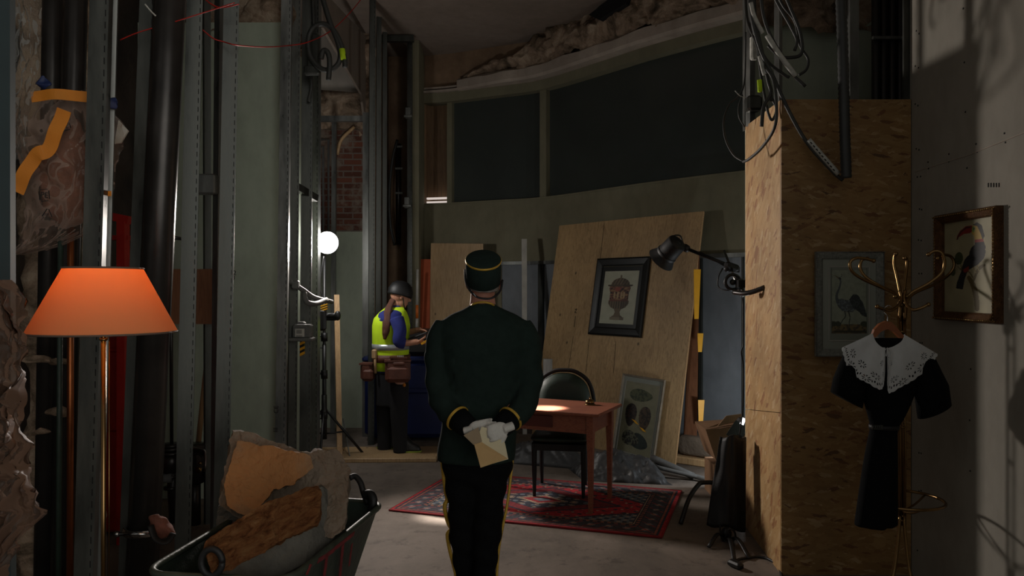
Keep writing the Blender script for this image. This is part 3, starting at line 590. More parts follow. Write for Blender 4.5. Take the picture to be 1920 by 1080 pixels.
cable('cable', [(1424, -60), (1430, 20), (1446, 70), (1470, 110), (1482, 135), (1510, 162)], 4.3, .010, 'grey cable end cut off over the green board, inside a pale sleeve', group=CG)
cable('cable_sleeve', [(1438, 66), (1460, 100), (1492, 143)], 4.29, .015, 'pale grey sleeve on the cut cable above the boxing', 'label', cat='sleeve')
cable('cable_sleeve', [(1408, 5), (1414, 30), (1430, 62)], 4.27, .012, 'white printed sleeve high in the cable bundle', 'label', cat='sleeve')
cable('cable', [(1412, -60), (1418, 60), (1424, 120), (1430, 160), (1440, 210), (1448, 225), (1456, 205), (1448, 185)], 4.4, .008, 'grey cable turning back up just above the boxing corner', group=CG)
cable('cable', [(1400, -60), (1412, 50), (1435, 110), (1470, 140), (1480, 145)], 4.42, .010, 'grey cable bending right into the sleeves behind the bundle', group=CG)
cable('cable', [(1420, -60), (1412, 20), (1422, 70), (1436, 130), (1444, 170), (1447, 190)], 4.38, .010, 'grey cable in the heart of the bundle above the boxing', group=CG)
cable('cable_sleeve', [(1425, 105), (1431, 130), (1434, 140)], 4.3, .014, 'short white sleeve low in the cable bundle', 'label', cat='sleeve')
cable('tape_wrap', [(1424, 150), (1425, 172)], 4.33, .014, 'yellow green tape wrapped round a hanging cable', 'hivis', cat='tape')
mb = MB(); mb.rbox(P(1412, 195, 5.13), (.1, .1, .1), .015); single('junction_box', mb, M_['galvd'], 'small grey junction box on the studs above the boxing corner', 'box')
mb = MB(); mb.rbox(P(1414, 90, 5.1), (.05, .05, .16), .01); single('junction_box', mb, M_['label'], 'pale narrow box behind the cable bundle', 'box')
cable('pipe_stub', [(1376, 548), (1395, 550), (1412, 547), (1433, 539)], [4.95, 4.86, 4.80, 4.74], .016, 'dark pipe stub sticking out of the side of the strand board boxing', 'steelpipe', cat='pipe')

# ------------------------------------------------------------------ pictures
def raster(nx, ny, asp, fn):
    u = (np.arange(nx)+.5)/nx; v = (np.arange(ny)+.5)/ny*asp; U, V = np.meshgrid(u, v); return fn(U, V)
def ellm(U, V, cx, cy, rx, ry, a=0):
    c, s = math.cos(a), math.sin(a); x = (U-cx)*c+(V-cy)*s; y = -(U-cx)*s+(V-cy)*c; return (x/rx)**2+(y/ry)**2 < 1
def polym(U, V, pts):
    r = np.zeros(U.shape, bool); n = len(pts)
    for i in range(n):
        x1, y1 = pts[i]; x2, y2 = pts[(i+1) % n]
        if y1 == y2: continue
        c = ((V < y1) != (V < y2)) & (U < (x2-x1)*(V-y1)/(y2-y1)+x1); r ^= c
    return r
def strokem(U, V, pts, w):
    r = np.zeros(U.shape, bool); pts = [tuple(p) for p in pts]
    P2 = [(p.x, p.y) for p in catmull([(a, b, 0) for a, b in pts], 5)]; n = len(P2)
    ws = lerp_list(list(w), n) if isinstance(w, (list, tuple)) else [w]*n
    for i in range(n-1):
        (x1, y1), (x2, y2) = P2[i], P2[i+1]; L = (x2-x1)**2+(y2-y1)**2+1e-12
        t = np.clip(((U-x1)*(x2-x1)+(V-y1)*(y2-y1))/L, 0, 1); r |= (U-x1-t*(x2-x1))**2+(V-y1-t*(y2-y1))**2 < (ws[i]*(1-t)+ws[i+1]*t)**2
    return r
def grain(shape, s, seed):
    rg = np.random.RandomState(seed); small = rg.rand(shape[0]//s+2, shape[1]//s+2)
    y = np.arange(shape[0])/s; x = np.arange(shape[1])/s; yi = y.astype(int); xi = x.astype(int); fy = (y-yi)[:, None]; fx = (x-xi)[None]
    a = small[yi][:, xi]; b = small[yi][:, xi+1]; c = small[yi+1][:, xi]; d = small[yi+1][:, xi+1]
    return a*(1-fx)*(1-fy)+b*fx*(1-fy)+c*(1-fx)*fy+d*fx*fy
_att = {}
def attmat(name, rough=.7, gloss=False, bumpy=0):
    x = N(name); a = x.n('ShaderNodeAttribute', attribute_name='Col'); x.base(a.outputs['Color']); x.set(rough)
    if bumpy: x.bump(x.noise(x.obj(), 260, 2), bumpy, .003)
    return x.m
PRINT = attmat('printed paper', .55)
def print_mesh(tl, tr, bl, img):                       # img: H x W x 3 sRGB 0..1, row 0 at the top; one face per pixel
    H, Wd, _ = img.shape; tl, tr, bl = Vector(tl), Vector(tr), Vector(bl); mb = MB()
    ex = (tr-tl)/Wd; ey = (bl-tl)/H
    vs = [tl+ex*i+ey*j for j in range(H+1) for i in range(Wd+1)]
    fs = [(j*(Wd+1)+i, (j+1)*(Wd+1)+i, (j+1)*(Wd+1)+i+1, j*(Wd+1)+i+1) for j in range(H) for i in range(Wd)]
    mb.add(vs, fs, 0, False); return mb
def color_faces(o, img):
    c = np.clip(img, 0, 1); c = np.where(c <= .04045, c/12.92, ((c+.055)/1.055)**2.4).reshape(-1, 3)
    c = np.concatenate([c, np.ones((len(c), 1))], 1); c = np.repeat(c, 4, axis=0)
    at = o.data.color_attributes.new('Col', 'FLOAT_COLOR', 'CORNER'); at.data.foreach_set('color', c.ravel().astype(np.float32))
def hx(s): return np.array([int(s[i:i+2], 16)/255 for i in (0, 2, 4)])
def picture(label, tl, tr, bl, fw, fd, fm, img, mount=None, mw=(0, 0, 0, 0), inner=None, rim=None):
    # tl, tr, bl: outer corners on the hanging plane; fw frame width, fd depth; mw: mount margins l, t, r, b
    tl, tr, bl = Vector(tl), Vector(tr), Vector(bl); ex = (tr-tl); ey = (bl-tl); w, h = ex.length, ey.length; ex.normalize(); ey.normalize(); n = ex.cross(ey).normalized()
    if n.y > 0: n = -n
    if abs(n.x) > .9 and n.x > 0: n = -n
    t = T('framed_picture', label, 'picture', bl+ex*w/2)
    def q(a, b, z): return tl+ex*a+ey*b+n*z
    prof = [(0, 0), (0, fd*.8), (fw*.2, fd), (fw*.55, fd*.85), (fw*.85, fd*.7), (fw, fd*.5), (fw, 0)]
    mb = MB(); rings = []
    for cx, cy, sx, sy in ((0, 0, 1, 1), (w, 0, -1, 1), (w, h, -1, -1), (0, h, 1, -1), (0, 0, 1, 1)):
        rings.append([q(cx+sx*a, cy+sy*a, z) for a, z in prof])
    mb.loft(rings, False, None, False); fr = t.part('frame', mb, fm)
    if rim:
        mb = MB(); k = rim[1]; 
        for a, b in (((k, k), (w-k, k)), ((w-k, k), (w-k, h-k)), ((w-k, h-k), (k, h-k)), ((k, h-k), (k, k))): mb.tube([q(a[0], a[1], fd*.93), q(b[0], b[1], fd*.93)], rim[2], 6)
        if len(rim) > 3:                               # beaded edge
            nb = int((2*w+2*h)/rim[3])
            for i in range(nb):
                s = i*(2*w+2*h)/nb
                a, b = (s, k) if s < w else ((w-k, s-w) if s < w+h else ((2*w+h-s, h-k) if s < 2*w+h else (k, 2*w+2*h-s)))
                mb.ell(q(a, b, fd), (rim[2]*1.3,)*3, seg=6, rg=4)
        t.part('beading', mb, rim[0], parent=fr)
    mb = MB(); mb.prism([q(fw*.8, fw*.8, .002), q(w-fw*.8, fw*.8, .002), q(w-fw*.8, h-fw*.8, .002), q(fw*.8, h-fw*.8, .002)], n*.004)
    t.part('mount', mb, mount or M_['mount'])
    a, b, c, d = fw+mw[0], fw+mw[1], w-fw-mw[2], h-fw-mw[3]
    pr = t.part('print', print_mesh(q(a, b, .008), q(c, b, .008), q(a, d, .008), img), PRINT); color_faces(pr, img)
    if inner:
        mb = MB()
        for k in inner[1:]:
            for p1, p2 in (((a-k, b-k), (c+k, b-k)), ((c+k, b-k), (c+k, d+k)), ((c+k, d+k), (a-k, d+k)), ((a-k, d+k), (a-k, b-k))): mb.beam(q(*p1, .0085), q(*p2, .0085), .0035, .0035, up=n)
        t.part('mount_line', mb, inner[0])
    return t
# grey wading bird
def f_bird(U, V):
    A = 1.62; im = np.zeros(U.shape+(3,)); im[:] = hx('868D7C'); g = grain(U.shape, 6, 1)[..., None]; im *= .93+.12*g
    im[V > 1.28] = hx('4E4638'); g2 = grain(U.shape, 4, 3); im[(V > 1.28) & (g2 > .5)] = hx('6E5F3E'); im[(V > 1.28) & (g2 < .25)] = hx('2A2A22')
    im[(V > 1.42) & (V < 1.47) & (U > .1)] = hx('353428')
    for x, r in ((.08, .1), (.2, .08), (.9, .1)): im[ellm(U, V, x, 1.27, r, .06)] = hx('3A4032')
    im[(U < .035) | (U > .965) | (V < .05) | (V > A-.13)] = hx('767B70'); im[((abs(U-.035) < .006) | (abs(U-.965) < .006)) & (V < A-.13)] = hx('33352F')
    im[V > A-.13] = hx('767B70')
    dk = hx('2C3233'); md = hx('4B5254')
    body = ellm(U, V, .42, .86, .24, .13, .25) | polym(U, V, [(.2, .72), (.3, .98), (.6, 1.0), (.74, .88), (.5, .74), (.3, .7)])
    im[body] = md; st = strokem(U, V, [(.24, .82), (.17, .7), (.17, .6), (.24, .45), (.27, .32), (.25, .25)], [.06, .04, .03, .025, .02, .02]); im[st] = md
    im[ellm(U, V, .245, .235, .045, .025, .4)] = dk; im[strokem(U, V, [(.22, .23), (.14, .18), (.09, .17)], [.014, .004])] = hx('5B5038'); im[strokem(U, V, [(.27, .21), (.31, .17), (.29, .13)], .005)] = dk
    wing = polym(U, V, [(.5, .72), (.6, .6), (.72, .62), (.86, .78), (.95, 1.0), (.97, 1.12), (.84, 1.08), (.76, 1.0), (.6, .9)]) | ellm(U, V, .66, .72, .13, .12)
    im[wing] = dk; sh = grain(U.shape, 3, 9); im[(body | wing) & (sh > .62)] *= 1.35
    for p in ([(.38, .98), (.4, 1.1), (.3, 1.22), (.24, 1.36)], [(.48, .98), (.52, 1.12), (.5, 1.25), (.51, 1.42)]): im[strokem(U, V, p, [.014, .009])] = hx('333330')
    return im
bw = (1655-1527)/F*4.34; bh = (668-472)/F*4.34
tl = P(1527, 472, 4.335); tr = tl+Vector((bw, 0, 0)); bl = tl-Vector((0, 0, bh))
picture('pewter framed print of a grey wading bird hanging on the strand board', tl, tr, bl, .042, .024, M_['framesil'], raster(100, 162, 1.62, f_bird), mw=(.045, .05, .045, .055), inner=(M_['whitep'], .008), rim=(M_['galv'], .004, .003, .012))
# toucan-like bird print on the right wall
def f_tou(U, V):
    A = 1.57; im = np.zeros(U.shape+(3,)); im[:] = hx('9C9474'); im *= (.92+.12*grain(U.shape, 12, 2)[..., None])
    br = hx('5A4D2A'); im[strokem(U, V, [(.5, .98), (.58, 1.1), (.64, 1.3), (.66, 1.5)], [.035, .05, .05, .045])] = br
    im[strokem(U, V, [(.6, 1.02), (.66, .88), (.74, .8), (.8, .78)], [.02, .03, .02])] = br; im[strokem(U, V, [(.34, .82), (.5, .88), (.58, .98)], .01)] = br
    im[strokem(U, V, [(.28, .78), (.36, .84), (.3, .6)], .008)] = br; im[ellm(U, V, .3, .64, .085, .11, .1)] = hx('37401F'); im[ellm(U, V, .18, .87, .055, .07, .2)] = hx('3A4422')
    im[strokem(U, V, [(.66, .78), (.68, .84), (.7, .88)], .009)] = hx('8A7A4A'); im[strokem(U, V, [(.58, .78), (.62, .86), (.64, .9)], .009)] = hx('8A7A4A')
    bk = hx('15141A'); im[polym(U, V, [(.62, .36), (.78, .38), (.82, .48), (.78, .66), (.68, .76), (.52, .84), (.4, .88), (.36, .8), (.42, .66), (.56, .54), (.62, .45)])] = bk
    im[ellm(U, V, .66, .58, .15, .17, .5)] = bk; im[polym(U, V, [(.36, .84), (.5, .82), (.42, 1.0), (.38, 1.18), (.24, 1.16), (.26, 1.06)])] = hx('17181A')
    im[polym(U, V, [(.38, .84), (.5, .78), (.5, .86), (.42, .9)])] = hx('7A2418')
    im[polym(U, V, [(.55, .12), (.66, .08), (.74, .16), (.78, .38), (.62, .38), (.6, .28), (.55, .22)])] = hx('B08F3A'); im[polym(U, V, [(.62, .345), (.775, .34), (.785, .39), (.62, .39)])] = hx('8A2015')
    im[polym(U, V, [(.57, .09), (.66, .055), (.75, .12), (.8, .3), (.76, .36), (.72, .24), (.66, .12)])] = hx('1B1A16')
    im[polym(U, V, [(.56, .1), (.44, .1), (.33, .16), (.265, .25), (.25, .32), (.3, .27), (.4, .23), (.54, .22), (.58, .18)])] = hx('7E1D1C'); im[strokem(U, V, [(.27, .3), (.33, .2), (.44, .13), (.54, .12)], .012)] = hx('3B1516')
    im[ellm(U, V, .59, .165, .035, .05)] = hx('6E8A3A'); im[ellm(U, V, .6, .16, .013, .018)] = hx('101010'); return im
nR = (1, 0, 0); yA = XR*F/(1762-960); yB_ = XR*F/(1868-960)
def onw(px, py, off=.0): return plane_hit(px, py, (XR-off, 0, 0), (1, 0, 0))
tl = onw(1765, 405, .0); tr = onw(1882, 387, .0); bl = Vector((tl.x, tl.y, onw(1765, 599, .0).z)); tr = Vector((tr.x, tr.y, tl.z))
picture('gold framed print of a black bird with a red beak on the right wall', tl, tr, bl, .045, .045, M_['framegold'], raster(104, 160, 1.57, f_tou), mw=(0, 0, 0, 0), rim=(M_['brass'], .010, .004, .016))
# leaning plywood sheets, their plane carries two pictures
BR = Vector((1.487, 7.04, 0)); TR = Vector((1.815, 7.3, 2.365)); ed = Vector((-.626, .78, 0)).normalized(); up = (TR-BR)
t_ = T('plywood_sheet', 'large knotty plywood sheet leaning on the curved rear wall behind the table', 'plywood', BR+ed*1.0)
PN = ed.cross(up).normalized(); PN = PN if PN.y < 0 else -PN
def onB(px, py, off=0): return plane_hit(px, py, BR+PN*off, PN)
mb = MB(); TL = onB(1049, 423); BL = onB(1005, 840); BL = BL*1; 
s = (EYE-0)/1; BL = BR+ed*2.02
mb.prism([BR, TR, TL, BL], -PN*.02); t_.part('sheet', mb, [M_['ply']])
mb = MB(); e2 = (TR-BR).normalized(); mb.prism([BR+PN*.001-ed*.0006, BR-PN*.021-ed*.0006, TR-PN*.021-ed*.0006, TR+PN*.001-ed*.0006], -ed*.003); t_.part('sawn_edge', mb, M_['plyedge'])
mb = MB()
for x1, y1, x2, y2 in ((1105, 635, 1098, 700), (1155, 640, 1150, 700), (1133, 418, 1125, 490), (1075, 630, 1066, 690)):
    a, b = onB(x1, y1, .001), onB(x2, y2, .001); mb = MB(); mb.beam(a, b, .004, .001, up=PN); t_.part('board_joint', mb, M_['slot'])
def text_board(s, px, py, size, parent_t, name):
    o = onB(px, py, .0015); parent_t.part(name, text_mesh(s, size, frame_M(o, e2, ed)), M_['blacktxt'])
text_board('P4', 1080, 583, .055, t_, 'stencil_mark'); text_board('—', 1077, 603, .12, t_, 'stencil_mark')
def f_vase(U, V):
    A = 1.79; im = np.zeros(U.shape+(3,)); im[:] = hx('A9AA96'); im *= (.95+.08*grain(U.shape, 10, 5)[..., None])
    def sym(pts): return polym(U, V, [(.5-a, b) for a, b in pts]+[(.5+a, b) for a, b in reversed(pts)])
    tan = hx('665844'); dkc = hx('42382C'); redc = hx('6A4034')
    im[sym([(.015, .13), (.03, .2), (.02, .25), (.04, .28)])] = tan; im[ellm(U, V, .5, .47, .27, .23) & (V < .47)] = tan
    im[sym([(.36, .47), (.37, .5), (.33, .52)])] = hx('4E4332'); im[sym([(.3, .53), (.31, .6), (.27, .75), (.27, .95), (.28, 1.02)])] = redc
    im[sym([(.3, 1.0), (.3, 1.1), (.22, 1.23), (.1, 1.3)])] = tan; im[sym([(.28, 1.0), (.28, 1.03)])] = redc
    im[sym([(.1, 1.3), (.07, 1.4), (.1, 1.5), (.17, 1.56)])] = tan; im[sym([(.2, 1.56), (.2, 1.66)])] = hx('7A705C')
    g = grain(U.shape, 3, 4); m = sym([(.28, .54), (.26, .98)]); im[m & (g > .55)] = hx('8A6A4A'); im[m & (g < .25)] = hx('2A2422'); im[ellm(U, V, .44, .62, .09, .07)] = hx('8A4A3C')
    for x in (.36, .46, .56, .64): im[ellm(U, V, x, .82, .03, .12) & m] = hx('A08A66')
    fl = (np.sin((U-.5)*90) > .3) & (V > 1.03) & (V < 1.28) & sym([(.28, 1.0), (.28, 1.1), (.2, 1.22), (.1, 1.3)]); im[fl] = dkc
    rib = (np.sin(U*70+V*30) > .4) & (V < .47) & ellm(U, V, .5, .47, .27, .23); im[rib] = dkc
    sh = (U > .58) & (im[..., 0] < .5) ; im[sh] *= .8; return im
a, b, c = onB(1118, 486, .003), onB(1216, 482, .003), onB(1105, 627, .003)
h1 = e2*(a-c).length; tlv = c+h1; trv = tlv-ed*((b-a).length); 
picture('black framed print of a lidded stone urn hung on the leaning plywood', tlv, trv, c, .085, .03, M_['frameblk'], raster(84, 150, 1.79, f_vase), mount=M_['frameblk'], mw=(.045, .055, .045, .04), inner=(M_['framelin'], .05, .058))
def f_egg(U, V):
    A = 1.95; im = np.zeros(U.shape+(3,)); im[:] = hx('7E7B62'); im *= (.93+.1*grain(U.shape, 9, 6)[..., None])
    g = grain(U.shape, 4, 8); g3 = grain(U.shape, 2, 11)
    def egg(cx, cy, rx, ry, a, c1, c2, th=.55):
        c, s = math.cos(a), math.sin(a); x = (U-cx)*c+(V-cy)*s; y = -(U-cx)*s+(V-cy)*c; k = 1-.22*(y/ry)
        m = (x/(rx*k))**2+(y/ry)**2 < 1; im[m] = hx(c1); im[m & (g*.6+g3*.4 > th)] = hx(c2)
    egg(.5, .34, .17, .34, -math.pi/2, '505439', '343A28', .52)
    egg(.27, .92, .17, .32, 0, '3B2B24', '1D1818', .5); egg(.69, .95, .17, .33, 0, '4C3C2E', '2C241E', .52)
    egg(.62, 1.6, .2, .27, -1.2, '2A332E', '1B2422', .6); egg(.36, 1.56, .2, .26, -1.3, '5A5A48', '23241F', .5)
    im[(U < .012) | (U > .988)] = hx('8A866F'); return im
a, b, c = onB(1170, 700, .03), onB(1250, 706, .03), onB(1148, 850, .03)
wv = -ed; wl = abs((b-a).dot(ed)); 
rot = Matrix.Rotation(0, 3, PN); hh = (a-c).length; 
upv = (a-c).normalized(); rv = upv.cross(PN); rv = rv if rv.dot(-ed) > 0 else -rv
picture('narrow pale framed print of five speckled eggs leaning at the foot of the plywood', a, a+rv*wl, c, .022, .022, M_['framepale'], raster(90, 176, 1.95, f_egg), mw=(.035, .045, .035, .03), inner=(M_['whitep'], .004))
mb = MB()
for p in ([(1184, 785), (1192, 789), (1198, 797), (1192, 794)], [(1199, 800), (1206, 804), (1212, 811), (1205, 808)]):
    mb.prism([onB(x, y, .045) for x, y in p], PN*.001)
o = single('tape_scrap', mb, M_['yellow'], 'two torn scraps of yellow tape on the egg picture glass', 'tape')
# second plywood panel and odd pieces along the rear wall
def leaner(name, px, dbase, dtop, th, m, label, cat, group=None):  # px: BL, BR, TR, TL with base and top depth
    (a, b, c, e) = px; pts = [P(a[0], a[1], dbase[0]), P(b[0], b[1], dbase[1]), P(c[0], c[1], dtop[1]), P(e[0], e[1], dtop[0])]
    for k in (0, 1): pts[k].z = 0
    mb = MB(); mb.prism(pts, Vector((0, th, 0))); return single(name, mb, M_[m], label, cat, group)
leaner('plywood_board', [(802, 790), (902, 800), (906, 457), (808, 456)], (9.35, 9.1), (9.5, 9.25), .02, 'ply2', 'smaller pale plywood panel leaning left of the uniformed man', 'plywood')
leaner('foam_board', [(784, 790), (803, 790), (807, 486), (789, 486)], (9.3, 9.3), (9.5, 9.48), .03, 'orangebd', 'narrow reddish board leaning beside the smaller plywood panel', 'board')
bpy.data.objects['foam_board'].name = 'narrow_board'
leaner('batten', [(980, 800), (988, 800), (988, 448), (978, 448)], (8.6, 8.6), (9.0, 9.0), .03, 'whitep', 'pale upright batten leaning on the grey panelling right of the man', 'batten')
leaner('insulation_board', [(1280, 850), (1306, 850), (1312, 470), (1300, 470)], (7.2, 7.1), (7.32, 7.25), .03, 'plyr', 'reddish board standing right behind the edge of the large plywood sheet', 'board')
bpy.data.objects['insulation_board'].name = 'shuttering_board'
for k, (x0, x1, y0, y1) in enumerate(((1301, 1313, 505, 598), (1308, 1318, 625, 660), (1309, 1320, 750, 795))):
    mb = MB(); mb.prism([P(x0, y0, 7.04), P(x1+1, y0, 7.04), P(x1-(2 if k else 3), y1, 7.04), P(x0+1, y1, 7.04)], (0, .008, 0))
    single('tape_strip', mb, M_['yellow'], ['long yellow tape strip beside the plywood edge, uppermost of three', 'short yellow tape strip beside the plywood edge, middle of three', 'yellow tape strip beside the plywood edge, lowest of three'][k], 'tape', 'yellow tape beside the plywood')
mb = MB(); mb.tube([P(783, 505, 9.15), P(782, 572, 9.15)], .016, 10); mb.mi = 1; mb.tube([P(782, 572, 9.15), P(782, 597, 9.15)], .0175, 10, mi=1); mb.tube([P(782, 597, 9.15), P(781, 615, 9.15)], .0165, 10, mi=0); mb.tube([P(781, 615, 9.15), (P(781, 0, 9.15).x, 9.15, 0)], .016, 10, mi=1)
single('striped_pole', mb, [M_['whitep'], M_['orangep']], 'white and orange striped pole standing behind the worker', 'pole')

# ------------------------------------------------------------------ wooden table, bell, chair, rug
TA = Vector((.60, 5.42, 0)); tu = Vector((-.905, .425, 0)).normalized(); tv = Vector((.425, .905, 0)).normalized(); TZ = .74
t_ = T('writing_table', 'small reddish wooden table with a drawer standing on the red rug', 'table', TA+tu*.58+tv*.28)
def tq(a, b, z): return TA+tu*a+tv*b+Vector((0, 0, z))
Rt = Matrix((tu, tv, Vector((0, 0, 1)))).transposed()
mb = MB(); mb.rbox(tq(.59, .285, TZ-.011), (1.2, .57, .022), .004, M=Rt); t_.part('tabletop', mb, M_['tablewood'])
def apron(a0, b0, a1, b1):
    mb = MB(); mb.beam(tq(a0, b0, TZ-.085), tq(a1, b1, TZ-.085), .13, .02) ; return mb
mb = MB(); mb.box(tq(.08, .285, TZ-.09), (.02, .42, .135), M=Rt); mb.box(tq(1.1, .285, TZ-.09), (.02, .42, .135), M=Rt); mb.box(tq(.59, .50, TZ-.09), (.98, .02, .135), M=Rt); mb.box(tq(.59, .07, TZ-.09), (.98, .02, .135), M=Rt); t_.part('apron', mb, M_['tablewood'])
for a, b in ((.07, .065), (1.11, .065), (.07, .505), (1.11, .505)):
    mb = MB(); rings = []
    for z, w in ((0, .013), (.45, .02), (TZ-.16, .024), (TZ-.022, .024)): rings.append([tq(a, b, z)+tu*x*w+tv*y*w for x, y in ((1, 1), (-1, 1), (-1, -1), (1, -1))])
    mb.loft(rings, True, None, False); t_.part('leg', mb, M_['tablewood'])
mb = MB(); mb.rbox(tq(.59, .056, TZ-.087), (.46, .014, .085), .004, M=Rt); dr = t_.part('drawer', mb, mat('dark red drawer front', '5A2A20', .5))
for a in (.75,):
    mb = MB(); mb.ell(tq(.63, .038, TZ-.087), (.013, .013, .013)); mb.tube([tq(.63, .052, TZ-.087), tq(.63, .036, TZ-.087)], .005, 8); t_.part('knob', mb, M_['brassd'], parent=dr)
bc = plane_hit(1106, 759, (0, 0, TZ), (0, 0, 1)); bc.z = TZ
t_ = T('desk_bell', 'small brass reception bell standing on the wooden table', 'bell', bc)
mb = MB(); mb.lathe([(.040, 0), (.042, .004), (.034, .010), (.010, .012)], bc, seg=24); t_.part('base', mb, M_['brassd'])
mb = MB(); mb.lathe([(.036, .016), (.037, .02), (.033, .032), (.022, .041), (.008, .044)], bc, seg=28); t_.part('dome', mb, M_['brass'])
mb = MB(); mb.tube([bc+Vector((0, 0, .010)), bc+Vector((0, 0, .056))], .004, 8); mb.ell(bc+Vector((0, 0, .058)), (.008, .008, .005)); t_.part('button', mb, M_['brass'])
# chair behind the table
cc = Vector((.39, 6.12, 0)); ca = math.atan2(5.88-6.03, 1096/1-993) ; ca = -.16
cR = Matrix.Rotation(ca, 3, 'Z')
def cq(x, y, z): return cc+cR@Vector((x, y, z))
t_ = T('dining_chair', 'dark green round backed chair tucked behind the wooden table', 'chair', cc)
mb = MB(); mb.rbox((0, 0, 0), (.46, .44, .07), .03); mb.v = [cq(v.x, v.y, v.z+.45+.012*math.cos(v.x*3)) for v in mb.v]; t_.part('seat', mb, M_['chairfab'], sub=2)
mb = MB(); mb.box(cq(0, 0, .40), (.42, .40, .05), ca); t_.part('seat_frame', mb, M_['darkwood'])
for x, y, s in ((-.19, -.18, 0), (.19, -.18, 0), (-.18, .19, .05), (.18, .19, .05)):
    mb = MB(); mb.tube([cq(x, y+s, 0), cq(x, y+s*.3, .2), cq(x, y, .42)], [.012, .018, .022], 8, smooth=3); t_.part('leg', mb, M_['darkwood'])
pts = [cq(-.16, .21, .42), cq(-.235, .235, .58), cq(-.245, .26, .72), cq(-.2, .275, .86), cq(-.1, .285, .935), cq(0, .288, .95), cq(.1, .285, .935), cq(.2, .275, .86), cq(.245, .26, .72), cq(.235, .235, .58), cq(.16, .21, .42)]
mb = MB(); mb.tube(pts, .017, 10, smooth=5); bf = t_.part('back_frame', mb, M_['darkwood'])
mb = MB(); inner = catmull([p for p in pts], 5); ctr = cq(0, .25, .7)
rings = []
for dz, k in ((-.02, .9), (-.035, .6), (-.04, .1)): rings.append([ctr+(p-ctr)*k+cR@Vector((0, dz, 0)) for p in inner])
back = [[ctr+(p-ctr)*k+cR@Vector((0, dz, 0)) for p in inner] for dz, k in ((.03, .1), (.025, .6), (.012, .9))]
mb.loft(list(reversed(rings))+list(reversed(back)), True); t_.part('backrest', mb, M_['chairfab'])
# rug
RA = Vector((.971, 4.995, 0)); ru = Vector((-1.869, .625, 0)); rv_ = Vector((.388, 1.16, 0))
def f_rug(NX=250, NY=156):
    u = (np.arange(NX)+.5)/NX*1.6; v = (np.arange(NY)+.5)/NY; U, V = np.meshgrid(u, v); im = np.zeros(U.shape+(3,)); im[:] = hx('A01E26')
    du = np.minimum(U, 1.6-U); dv = np.minimum(V, 1-V); e = np.minimum(du, dv); a = abs(U-.8); b = abs(V-.5); s = np.where(du < dv, V, U)
    navy, red, tan, slate, dred = hx('252632'), hx('8C2228'), hx('98816C'), hx('5C6670'), hx('6E1A20')
    # field with corner pieces and medallion
    corner = (a/.62+b/.37 > 1.28); im[corner] = slate; g = (np.sin(U*88)*np.sin(V*88)); im[corner & (g > .35)] = navy; im[corner & (g < -.6)] = tan
    im[(abs(a/.62+b/.37-1.28) < .035)] = navy
    md = a/.5+b/.3; im[(md < .98)] = dred; im[abs(md-.98) < .04] = navy; im[md < .68] = navy; im[(md < .68) & (np.sin(a*95)+np.sin(b*95+1) > .9)] = slate; im[(md < .68) & (np.sin(a*60+2)+np.sin(b*120) > 1.25)] = tan
    im[md < .3] = red; im[abs(md-.3) < .04] = tan; im[md < .13] = slate
    fl = (np.sin(U*52+.4)*np.cos(V*60) > .72) & ~corner & (md > 1.05); im[fl] = navy; fl = (np.sin(U*71)*np.cos(V*43+1) > .85) & ~corner & (md > 1.05); im[fl] = tan
    # borders
    def band(lo, hi, c): im[(e > lo) & (e < hi)] = c
    band(0, .185, navy); band(.0, .018, hx('98181F')); band(.03, .048, hx('8A4A3A')); band(.052, .14, hx('38353C'))
    mm = (e > .052) & (e < .14); mo = np.cos(s*2*math.pi/.1)+np.cos((e-.096)*2*math.pi/.1); im[mm & (mo > 1.15)] = slate; im[mm & (mo > 1.6)] = hx('9C8672'); im[mm & (abs(np.sin(s*math.pi/.1+ (e-.096)*30)) < .16)] = hx('8C2B2C')
    band(.145, .165, hx('8A5040')); m3 = (e > .145) & (e < .165) & (np.sin(s*2*math.pi/.04) > 0); im[m3] = navy; band(.172, .18, tan)
    im *= (.72+.42*grain(U.shape, 2, 21)[..., None]); im = im*1.05+.04
    return im
img = f_rug(); mb = print_mesh(RA+rv_+Vector((0, 0, .012)), RA+rv_+ru+Vector((0, 0, .012)), RA+Vector((0, 0, .012)), img)
RUG = attmat('woven rug pile', .95, bumpy=.6)
t_ = T('persian_rug', 'red and navy patterned rug lying under the wooden table', 'rug', RA+ru/2+rv_/2)
mb.v = [v+Vector((0, 0, .0025*noise.noise(v*2.5))) for v in mb.v]; o = t_.part('pile', mb, RUG); color_faces(o, img)
mb = MB(); c4 = [RA, RA+ru, RA+ru+rv_, RA+rv_]; mb.prism([q+Vector((0, 0, .001)) for q in c4], (0, 0, .0085))
for i in range(4):
    mb.tube([c4[i]+Vector((0, 0, .007)), c4[(i+1) % 4]+Vector((0, 0, .007))], .007, 6)
t_.part('bound_edge', mb, mat('dark red binding', '7E1419', .9))

